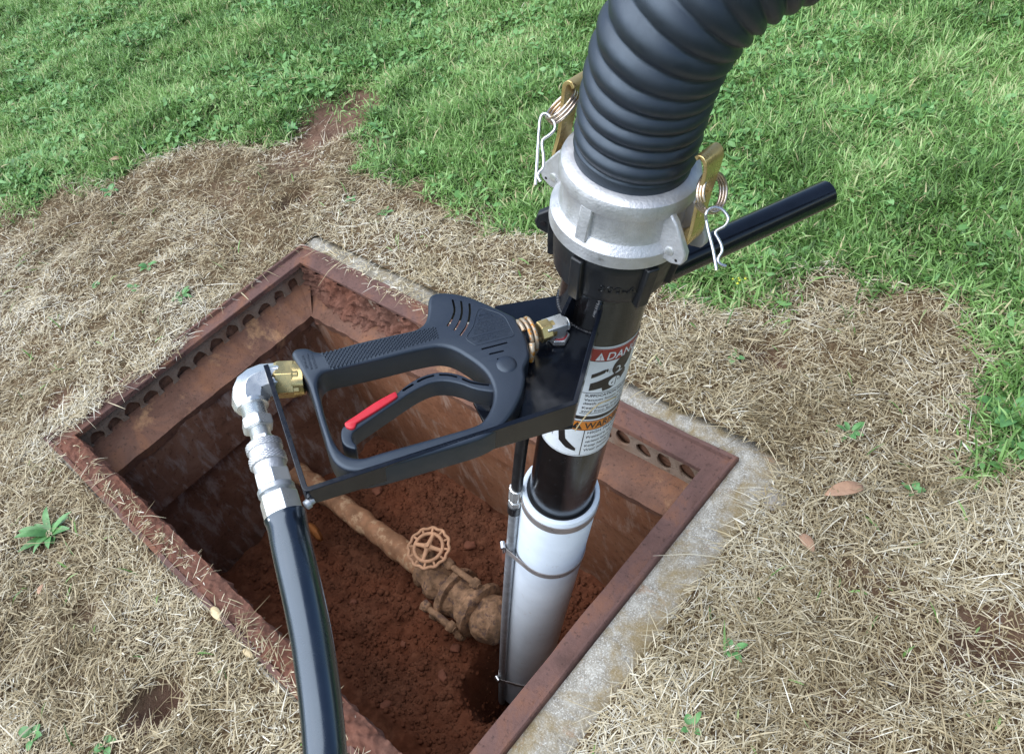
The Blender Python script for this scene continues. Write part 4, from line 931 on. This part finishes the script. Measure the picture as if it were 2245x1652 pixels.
# ================================================================ the spray gun
GT = .037; GH = .016; GM = GT - GH                                    # top face, half thickness, middle
gun = thing("spray_gun", "black plastic trigger spray gun with red safety catch on the tray", "spray gun", W_(-.2, -.02, GM))
outl = [(506, 505), (512, 482), (538, 468), (592, 467), (630, 484), (680, 488), (735, 476), (800, 455), (900, 429), (1050, 395), (1170, 369), (1215, 348), (1243, 315), (1255, 265), (1256, 220), (1266, 183), (1300, 164), (1370, 162), (1465, 178), (1560, 214), (1680, 268), (1735, 298), (1762, 340), (1792, 390), (1810, 450), (1816, 510), (1803, 545), (1789, 578),
        (1793, 630), (1783, 690), (1757, 760), (1712, 838), (1658, 900), (1592, 945), (1500, 982), (1300, 1040), (1100, 1098), (960, 1135), (868, 1146), (795, 1132), (738, 1092), (704, 1030), (680, 950), (650, 850), (620, 745), (592, 660), (560, 600), (530, 548)]
hole = [(668, 760), (650, 690), (652, 640), (675, 605), (720, 587), (800, 571), (1000, 525), (1150, 488), (1270, 463), (1340, 460), (1405, 478), (1470, 516), (1530, 558), (1575, 602), (1604, 655), (1618, 720), (1604, 790), (1566, 858), (1515, 892), (1400, 928), (1200, 984), (1000, 1040), (905, 1068), (832, 1066), (778, 1036), (738, 980), (706, 900), (684, 830)]
to_uv = lambda L_, f, s: [tuple(uv(*f(x, y), s)) for x, y in L_]
sm2 = lambda L_, k=4: [tuple(p) for p in smooth_line(L_, k, True)]
me = flat_shape([sm2(to_uv(outl, C2, GT)), sm2(to_uv(hole, C2, GT))], GH, .0036, 4)
gb = place(me, GM, gun, "gun_body", M_GUN, smooth=45)
def slot_cutter(pts, f, wpx, s=GT):
    P = smooth_line([uv(*f(x, y), s) for x, y in pts], 6); w = np.linalg.norm(uv(*f(pts[0][0] + wpx, pts[0][1]), s) - uv(*f(*pts[0]), s)) / 2; n = len(P); Lf = []; Rt = []
    for i in range(n):
        t = P[min(i + 1, n - 1)] - P[max(i - 1, 0)]; t = t / np.linalg.norm(t); nn = np.array([-t[1], t[0]]); Lf.append(P[i] + nn * w); Rt.append(P[i] - nn * w)
    t = P[-1] - P[-2]; t /= np.linalg.norm(t); e_ = [P[-1] + t * w * .8]; t = P[0] - P[1]; t /= np.linalg.norm(t); b_ = [P[0] + t * w * .8]
    return [tuple(p) for p in Lf + e_ + Rt[::-1] + b_]
def cutter_mesh(loop, s_mid, half, parent):
    me = flat_shape([loop], half); wo_ = parent_world(parent); return map_mesh(me, lambda c: A0 + c[:, :1] * GU + c[:, 1:2] * GV + (s_mid + c[:, 2:3]) * AX - wo_)
cut = []
for pts in ([(465, 200), (480, 260), (487, 320), (470, 390), (440, 450), (405, 500)], [(563, 215), (572, 290), (570, 360), (552, 430), (520, 495), (485, 550)], [(660, 245), (665, 330), (652, 430), (625, 505), (590, 560), (555, 610)]):
    cut.append(cutter_mesh(slot_cutter(pts, Z2, 25), GM, .03, gun))
for pts in ([(805, 770), (950, 733), (1095, 695)], [(895, 828), (975, 809), (1055, 790)], [(985, 888), (1008, 882)]): cut.append(cutter_mesh(slot_cutter(pts, Z2, 24), GT, .009, gun))
pocket = to_uv([(380, 160), (720, 215), (745, 330), (730, 420), (640, 660), (360, 540), (410, 380)], Z2, GT); cut.append(cutter_mesh(pocket, GT - .003 - .03, .03, gun))
boolean_cut(gb, cut)
# parting line, dome, label border, writing, chequered grip: raised or sunk details of the moulding
c = uv(*Z2(1092, 945), GT); mb = MB(); mb.lathe(W_(*c, GT - .0004), AX, [(0, .0098), (.0009, .009), (.0017, .0068), (.0021, .004), (.0022, .0005)], 36); mb.build("dome", M_GUN, gb, smooth=60)
bd = [(800, 297), (850, 305), (1000, 355), (1062, 392), (1090, 425), (1172, 585), (1172, 610), (1150, 625), (760, 722), (720, 720), (640, 670), (620, 640), (635, 610), (700, 510), (745, 345), (765, 310)]
mb = MB(); mb.tube([W_(*uv(*Z2(x, y), GT), GT) for x, y in bd], .00055, 6, closed=True); mb.build("panel_border", M_GUN, gb, smooth=70)
def gun_text(txt, p0, p1, f, hpx, up, name="moulded_text"):
    a = uv(*f(*p0), GT); b = uv(*f(*p1), GT); upv = uv(*f(p0[0] + up[0] * hpx, p0[1] + up[1] * hpx), GT) - a
    me = text_mesh(txt, 1.0, .02, .004); n = len(me.vertices); co = np.empty(n * 3); me.vertices.foreach_get('co', co); co = co.reshape(-1, 3); x0, x1 = co[:, 0].min(), co[:, 0].max()
    d_ = b - a
    def fn(c):
        fx = (c[:, 0] - x0) / (x1 - x0); fy = c[:, 1] / .72; q = a + fx[:, None] * d_ + fy[:, None] * upv; return np.concatenate([q, c[:, 2:3] * .018], 1)
    map_mesh(me, fn); return place(me, GT, gb, name, M_GUN, smooth=0)
for txt, p0, p1, h in (("DANGER", (758, 440), (965, 390), 34), ("NEVER POINT AT ANY", (745, 490), (1045, 415), 26), ("PART OF BODY. HIGH", (730, 528), (1065, 445), 26), ("PRESSURE SPRAY CAN", (718, 566), (1082, 476), 26), ("CAUSE SEVERE INJURY", (712, 602), (1095, 508), 26), ("READ ALL INSTRUCTIONS", (682, 672), (1125, 562), 27), ("BEFORE OPERATING", (755, 692), (1112, 603), 27)):
    gun_text(txt, p0, p1, Z2, h, (-.22, -.97))
mb = MB(); mb.tube([W_(*uv(*Z2(x, y), GT), GT) for x, y in ((650, 650), (1120, 527))], .00035, 6); mb.tube([W_(*uv(*Z2(x, y), GT), GT) for x, y in ((815, 312), (775, 385), (885, 358))], .0004, 6, closed=True); mb.build("panel_rule", M_GUN, gb)
for txt, p0, p1 in (("SAFETY LOCK", (492, 345), (612, 690)), ("WHEN GUN IS", (398, 352), (510, 705)), ("NOT IN USE", (305, 398), (405, 685))): gun_text(txt, p0, p1, Z7, 55, (1, -.25))
ga = [(672, 497), (1302, 350)]; gbt = [(722, 588), (1318, 414)]; mb = MB(); NR, NCOL = 5, 26
for i in range(NCOL):
    for j in range(NR * 2):
        fi = (i + .5 * (j % 2)) / NCOL; fj = (j + .5) / (NR * 2)
        if fi > .985: continue
        P = lambda a_, b_: uv(*C2(ga[0][0] + (ga[1][0] - ga[0][0]) * a_ + ((gbt[0][0] - ga[0][0]) * (1 - a_) + (gbt[1][0] - ga[1][0]) * a_) * b_ , ga[0][1] + (ga[1][1] - ga[0][1]) * a_ - 14 * math.sin(math.pi * a_) * 0 + ((gbt[0][1] - ga[0][1]) * (1 - a_) + (gbt[1][1] - ga[1][1]) * a_) * b_), GT)
        hx = .47 / NCOL; hy = .94 / (NR * 2); q = [P(fi - hx, fj), P(fi, fj + hy), P(fi + hx, fj), P(fi, fj - hy)]; cc = sum(q) / 4
        q2 = [cc + (p - cc) * .5 for p in q]
        mb.add([W_(*p, GT - .0001) for p in q] + [W_(*p, GT + .0009) for p in q2], [(0, 1, 5, 4), (1, 2, 6, 5), (2, 3, 7, 6), (3, 0, 4, 7), (4, 5, 6, 7)])
mb.build("chequered_grip", M_GUN, gb, smooth=0)
pl_line = smooth_line([uv(*C2(x, y), GM) for x, y in ((705, 672), (760, 655), (1000, 602), (1180, 560), (1290, 545), (1360, 552), (1430, 590), (1530, 655))], 6)
# trigger
TT = .0335; THF = .0115
tr = [(1612, 668), (1560, 660), (1500, 644), (1440, 618), (1365, 601), (1292, 604), (1222, 624), (1168, 652), (1120, 686), (1060, 738), (940, 822), (850, 872), (800, 893), (780, 915), (775, 945), (780, 980), (797, 1005), (828, 1020), (858, 1024), (861, 1002), (845, 985), (838, 958), (848, 930), (885, 902), (960, 850), (1090, 762), (1150, 722), (1220, 682), (1290, 656), (1362, 652), (1440, 668), (1500, 690), (1560, 704), (1630, 708)]
me = flat_shape([sm2(to_uv(tr, C2, TT))], THF, .0016, 3); trig = place(me, TT - THF, gun, "trigger", M_GUN, smooth=45)
cut = [cutter_mesh(slot_cutter(pts, C2, 14, TT), TT, .006, gun) for pts in ([(1118, 704), (1146, 686), (1174, 670)], [(1198, 655), (1240, 635), (1288, 621)], [(1320, 617), (1370, 619), (1414, 629)], [(1446, 640), (1490, 658), (1540, 668), (1590, 674)])]
boolean_cut(trig, cut)
rl = [(1066, 714), (1080, 716), (1086, 730), (1076, 746), (960, 822), (872, 876), (860, 890), (852, 908), (832, 914), (808, 906), (797, 890), (804, 876), (860, 840), (960, 772)]
me = flat_shape([sm2(to_uv(rl, C2, TT + .002), 3)], .005, .0009, 2); place(me, TT - .0025, trig, "safety_catch", M_RED)
# inlet: brass hex nut at the rear of the handle
pa = W_(*uv(*C9(705, 340), GM - .001), GM - .001); pb = W_(*uv(*C9(490, 352), GM - .001), GM - .001); IA = nrm(pb - pa); IL = np.linalg.norm(pb - pa)
mb = MB(); mb.lathe(pa - IA * .004, IA, [(0, .0125), (.002, .0165), (.0065, .0165), (.007, .0172), (.007 + IL * .62, .0172), (.008 + IL * .70, .0158)], 6, phase=.35); bn = mb.build("inlet_nut", M_BRASS, gun, smooth=0, bevel=.0011)
mb = MB(); mb.lathe(pa - IA * .006, IA, [(0, .0150), (.010, .0152), (.0115, .0135)], 40); mb.build("nut_collar", M_BRASS, bn)
# outlet at the nose: wire loops, brass hex, threaded elbow down through the tray
qa = W_(*uv(*Z2(1330, 625), GM), GM); qb = W_(*uv(*Z2(1700, 500), GM), GM); OA = nrm(qb - qa); OL = np.linalg.norm(qb - qa); side = nrm(np.cross(OA, AX))
mb = MB(); mb.lathe(qa - OA * .012, OA, [(-.004, .0150), (.010, .0138), (.0135, .0115), (.0135, .009), (.02, .009)], 32); mb.build("outlet_boss", M_GUN, gun)
mb = MB(); mb.lathe(qa, OA, [(.012, .0095), (.013, .0112), (.0235, .0112), (.0245, .0095)], 6, phase=.2); mb.build("outlet_nut", M_BRASS, gun, smooth=0, bevel=.0009)
mb = MB(); mb.lathe(qa, OA, [(.024, .0088), (.028, .0088), (.0285, .0078), (.031, .0078)], 32); mb.build("brass_collar", M_BRASS, gun)
def threads(c, d, t0, t1, r, n=6):
    P = []
    for k in range(n * 2 + 1): P.append((t0 + (t1 - t0) * k / (2 * n), r if k % 2 else r - .0008))
    return MB().lathe(c, d, P, 32)
el = threads(qa, OA, .028, .044, .0066, 7).build("elbow_fitting", M_ZINC, gun, smooth=20)
ec = qa + OA * (OL + .001)
mb = MB(); mb.box(qa + OA * (OL - .006), OA, side, AX, .0105, .0078, .0082); mb.lathe(ec, -AX, [(-.0075, .0062), (-.0055, .0078), (.012, .0078), (.0125, .0066), (.016, .0066)], 24); mb.build("elbow_body", M_ZINC, el, smooth=30, bevel=.0012)
mb = MB(); mb.lathe(ec, -AX, [(.0125, .0105), (.0135, .0115), (.0185, .0115), (.0195, .0105)], 6); mb.build("lock_nut", M_ZINC, el, smooth=0, bevel=.0008)
mb = MB(); mb.lathe(ec, -AX, [(.0115, .0085), (.0128, .0085)], 24); mb.build("seal_washer", M_RED, el)
mb = MB(); P = []
for k in range(150):
    th = 2 * math.pi * k / 60 + 1.3; P.append(qa + OA * (-.007 + .0050 * k / 60) + side * (.0165 * math.cos(th)) + AX * (.0175 * math.sin(th)))
mb.tube(P, .0021, 10); qt = on_tray(*Z2(1370, 905), .02); q0 = on_tray(*Z2(1385, 700), .036); mb.tube(smooth_line([q0, on_tray(*Z2(1388, 800), .03), qt], 5), [.003] * 11, 10); mb.build("wire_loop", M_RUSTWIRE, gun, smooth=70)
# thin hose from the elbow down to the tube beside the sleeve
thp = smooth_line([ec - AX * .016, ec - AX * .04, cyl(-.10, -62, .068), cyl(-.19, -74, .062), cyl(-.28, -76, .063), ST + TDIR * TO + SD * .04, ST + TDIR * TO - SD * .004], 8)
MB().tube(thp, .0082, 20).build("thin_hose", M_THINHOSE, wand, smooth=70)

# ================================================================ pressure hose with its fittings
E0 = W_(*uv(*C9(285, 405), GM - .001), GM - .001); E1 = at(*C9(600, 1510), view_of(E0)[2] - .062); ED = nrm(E1 - E0); EL = np.linalg.norm(E1 - E0)
phose = thing("pressure_hose", "glossy black pressure hose with zinc elbow and quick coupler", "pressure hose", E1)
def ty(y):                                                            # distance along the fittings for a height in the close-up
    Y = (1350 + .48415 * y) / 1.8245; lo, hi = -.02, EL + .05
    for _ in range(40):
        mid = (lo + hi) / 2
        if view_of(E0 + ED * mid)[1] < Y: lo = mid
        else: hi = mid
    return lo
EH = W_(*uv(*C9(445, 368), GM - .001), GM - .001); ehd = nrm(EH - E0)
threads(E0, ehd, np.linalg.norm(EH - E0) - .012, np.linalg.norm(EH - E0) + .028, .0098, 12).build("threaded_nipple", M_ZINC, phose, smooth=20)
bend = [E0 + ehd * q for q in (.0285, .024, .018)] + [p for p in arc3] if False else None
c0 = E0 + ehd * .030; c2 = E0 + ED * ty(560); P = [c0, E0 + ehd * .016, E0 + ehd * .009 + ED * .0018, E0 + ehd * .0045 + ED * .0045, E0 + ehd * .0018 + ED * .009, E0 + ED * .016, c2]
mb = MB(); mb.tube(P, [.0150, .0172, .0176, .0178, .0176, .0172, .0158], 8); eb = mb.build("elbow", M_ZINC, phose, smooth=20, bevel=.0018, seg=3)
mb = MB(); mb.lathe(E0, ehd, [(.013, .0122), (.015, .0158), (.0295, .0158), (.0315, .0142)], 8, phase=.39); mb.build("elbow_collar", M_ZINC, eb, smooth=15, bevel=.0012)
mb = MB(); mb.lathe(E0, ED, [(ty(495), .0135), (ty(515), .0152), (ty(560), .0152), (ty(580), .0138), (ty(585), .011)], 40); mb.build("elbow_collar", M_ZINC, eb, smooth=30)
threads(E0, ED, ty(575), ty(670), .0108, 7).build("threaded_nipple", M_ZINC, phose, smooth=20)
hx = lambda y0, y1, r, nm, ph=.3: MB().lathe(E0, ED, [(ty(y0), r * .88), (ty(y0 + 12), r), (ty(y1 - 12), r), (ty(y1), r * .88)], 6, phase=ph).build(nm, M_ZINC, phose, smooth=0, bevel=.0009)
hx(672, 762, .0142, "hex_nut", .5)
threads(E0, ED, ty(755), ty(840), .0088, 7).build("threaded_nipple", M_ZINC, phose, smooth=20)
hx(825, 890, .0105, "hex_nut", .2)
def knurl(y0, y1, r, parent):
    t0, t1 = ty(y0), ty(y1); n, m_ = 96, 14; x = nrm(np.cross(ED, [.3, .9, .2])); y = np.cross(ED, x); Ls = []
    for j in range(m_ + 1):
        e = .0012 if j in (0, m_) else 0; Ls.append([E0 + ED * (t0 + (t1 - t0) * j / m_) + (r - e + (.0005 if (k + j) % 4 < 2 and (k - j) % 4 < 2 else 0)) * (math.cos(2 * math.pi * k / n) * x + math.sin(2 * math.pi * k / n) * y) for k in range(n)])
    return MB().loft(Ls).build("knurled_ring", M_ALU, parent, smooth=12)
qc = MB().lathe(E0, ED, [(ty(872), .009), (ty(885), .0128), (ty(930), .0142), (ty(1005), .0142), (ty(1060), .0138), (ty(1075), .0134), (ty(1140), .0134)], 48).build("quick_coupler", M_ALU, phose)
knurl(880, 940, .0150, qc); knurl(985, 1055, .0154, qc)
hx(1120, 1255, .0158, "hex_nut", .62)
MB().lathe(E0, ED, [(ty(1240), .0148), (ty(1250), .0156), (ty(1285), .0154), (ty(1300), .0135), (ty(1330), .011)], 40).build("swivel_ring", M_GALV, phose)
hx(1305, 1528, .0168, "hex_nut", .45)
hose_px = [(1140, 628), (1200, 640), (1290, 661), (1380, 680), (1450, 691), (1540, 703), (1652, 713), (1760, 716)]
z0 = view_of(E1)[2]; zz = [z0, z0 - .015, z0 - .026, z0 - .033, z0 - .038, z0 - .046, z0 - .06, z0 - .078]
hp_ = [at(x, y, z) for (y, x), z in zip(hose_px, zz)]; hp_ = [hp_[0] - ED * .004, hp_[0] + ED * .004] + hp_[1:]
tail = hp_[-1]; hp_ += [tail + np.array([.02, -.05, -.09]), tail + np.array([.03, -.13, -.26]), tail + np.array([.02, -.25, -.48]), tail + np.array([-.02, -.42, -.62]), np.array([tail[0] - .1, tail[1] - .65, .02]), np.array([tail[0] - .25, tail[1] - 1.0, .02])]
hs = np.array(smooth_line(hp_, 8))
for _ in range(12): hs[2:-1] = (hs[1:-2] + hs[3:]) / 4 + hs[2:-1] / 2
rr = [.0161 + .0013 * math.exp(-(i / 7.0) ** 2) for i in range(len(hs))]
MB().tube(hs, rr, 40).build("hose", M_HOSE, phose, smooth=70)

# ================================================================ weeds, leaves and a stalk
def leaf_fn(mb, O, az, L, Wd, p0, p1, n=7, fold=.25):
    pos = np.array(O, float); row = []
    for k in range(n + 1):
        t = k / n; w = Wd * max(0.02, math.sin(math.pi * min(1, .05 + .95 * t) ** .9)) ** .75 * .5; pt = p0 + (p1 - p0) * t; sd_ = np.array([-math.sin(az), math.cos(az), 0])
        up = np.array([-math.cos(az) * math.sin(pt), -math.sin(az) * math.sin(pt), math.cos(pt)])
        row.append([pos - sd_ * w + up * w * fold, pos.copy(), pos + sd_ * w + up * w * fold]); pos = pos + L / n * np.array([math.cos(az) * math.cos(pt), math.sin(az) * math.cos(pt), math.sin(pt)])
    V = [p for r in row for p in r]; mb.add(V, [f for k in range(n) for f in ((3 * k, 3 * k + 1, 3 * k + 4, 3 * k + 3), (3 * k + 1, 3 * k + 2, 3 * k + 5, 3 * k + 4))]); return mb
def weed(label, px, py, nleaf, L, Wd, seed, group=None, z=.008, cat="weed"):
    rnd = random.Random(seed); p = ground_pt(px, py, 0.0); p[2] = float(gz(p[0:1], p[1:2])[0]) + z; t = thing("weed_plant", label, cat, p, group)
    for k in range(nleaf):
        az = 2 * math.pi * k / nleaf + rnd.uniform(-.7, .7); mb = MB(); leaf_fn(mb, p + np.array([math.cos(az), math.sin(az), .3]) * .004, az, L * rnd.uniform(.45, 1.2), Wd * rnd.uniform(.6, 1.15), rnd.uniform(.15, .95), rnd.uniform(-.7, .1)); o = mb.build("leaf", M_WEED, t, smooth=80, fix=False)
for a in (("broad leaved green weed on the straw at the left, largest in the dead patch", 112, 1172, 16, .050, .0155, 3), ("small clover sprout left of the pit's far corner", 330, 592, 6, .022, .014, 4), ("tiny sprout in the straw near the left edge", 212, 625, 5, .02, .012, 5), ("faint green sprig beside the pit's left rim", 402, 655, 6, .026, .012, 6),
          ("little plant in the straw up from the left rim", 300, 640, 5, .022, .011, 7), ("three leaved clover on the dead grass at the lower right", 1605, 1432, 5, .016, .013, 8), ("small pale shoot at the bottom right of the collar", 1517, 1604, 4, .018, .012, 9), ("green sprout in the straw right of the wand", 1862, 960, 8, .022, .010, 10),
          ("tall leafy weed at the right edge of the picture", 2215, 935, 9, .036, .019, 11), ("second broad weed at the right edge below the leafy one", 2238, 1000, 7, .034, .018, 12), ("weed with wide leaves where lawn meets straw at right", 2185, 900, 8, .03, .017, 13), ("sprig growing between wand and lawn edge", 845, 470, 6, .02, .010, 14),
          ("clover at the bottom left corner", 95, 1628, 5, .022, .014, 15), ("low clover beside the black hose at the bottom", 245, 1640, 5, .02, .013, 16), ("little green leaf on straw below the far lawn edge", 770, 445, 5, .018, .010, 17), ("bluish weed at the lawn's edge at the left", 245, 425, 10, .03, .014, 18),
          ("single clover beside the clay dust right of the wand", 1610, 785, 5, .015, .011, 19), ("small sprout on straw far right of the collar corner", 2000, 1090, 4, .014, .01, 20), ("weed spreading over the far clay patch edge", 832, 285, 10, .034, .015, 21), ("leafy weed left of the far clay patch", 640, 282, 11, .032, .014, 22), ("leafy weed just above the straw at the far left", 330, 330, 10, .032, .015, 23)): weed(*a[:4], *a[4:])
def flower(px, py):
    p = ground_pt(px, py, .03); t = thing("yellow_flower", "small yellow flower head at the lawn's edge below the handle bar", "flower", p); 
    for k in range(5): a = k * 2.4; r = .004 * math.sqrt(k); mb = MB(); mb.add(lump(IC1_V, .0026, k, (1, 1, .6)) + p + np.array([math.cos(a) * r * 1.6, math.sin(a) * r * 1.6, .003]), [tuple(f) for f in IC1_F]); mb.build("petal", M_YELLOW, t, smooth=70)
flower(1622, 617)
def dead_leaf(label, px, py, L, Wd, az, z, mat=M_DEADLEAF, curl=.5):
    p = ground_pt(px, py, z); mb = leaf_fn(MB(), p - np.array([math.cos(az), math.sin(az), 0]) * L / 2, az, L, Wd, .12, -.25, 10, curl); o = mb.build("dead_leaf", mat, None, smooth=80, fix=False); tag(o, label, "leaf")
    s_ = o.modifiers.new("thick", 'SOLIDIFY'); s_.thickness = .0006
az_of = lambda x0, y0, x1, y1: math.atan2(*(ground_pt(x1, y1) - ground_pt(x0, y0))[[1, 0]])
dead_leaf("large pinkish brown dead leaf on the straw right of the collar corner", 1850, 1076, .056, .024, az_of(1885, 1068, 1812, 1080), .022)
dead_leaf("small brown dead leaf on the straw below the large one", 1770, 1190, .032, .016, az_of(1755, 1170, 1790, 1215), .018)
dead_leaf("tan dead leaf lying in the green grass at the far left", 255, 348, .045, .02, az_of(230, 350, 280, 345), .026, curl=.15)
dead_leaf("tan leaf scrap on straw left of the near rim", 90, 1290, .02, .009, az_of(85, 1300, 95, 1275), .016)
dead_leaf("yellowish leaf scrap by the near rim beside the hose", 475, 1345, .034, .014, az_of(460, 1330, 490, 1375), .008, M_STALK, .1)
dead_leaf("orange leaf scrap at the end of the near rim by the hose", 545, 1432, .026, .010, az_of(530, 1420, 560, 1445), .008, M_STALK, .1)
z1_ = lambda x, y: ((2150 + .3934 * x) / 1.8245, (1250 + .3934 * y) / 1.8245)
zq = view_of(cyl(-.13, 5, PRAD))[2]
st_ = [at(*z1_(x, y), d_) for (x, y), d_ in zip([(382, 1200), (440, 1115), (520, 1020), (610, 940), (700, 895), (800, 855)], [zq + .004, zq - .006, zq - .012, zq - .012, zq - .010, zq - .002])]
so_ = MB().tube(smooth_line(st_, 5), .0007, 6).build("straw_stalk", M_STALK, None, smooth=70); tag(so_, "thin dry grass stalk stuck across the warning label", "stalk")
print("blades", N_STRAW, N_GRASS, "objects", len(bpy.data.objects))
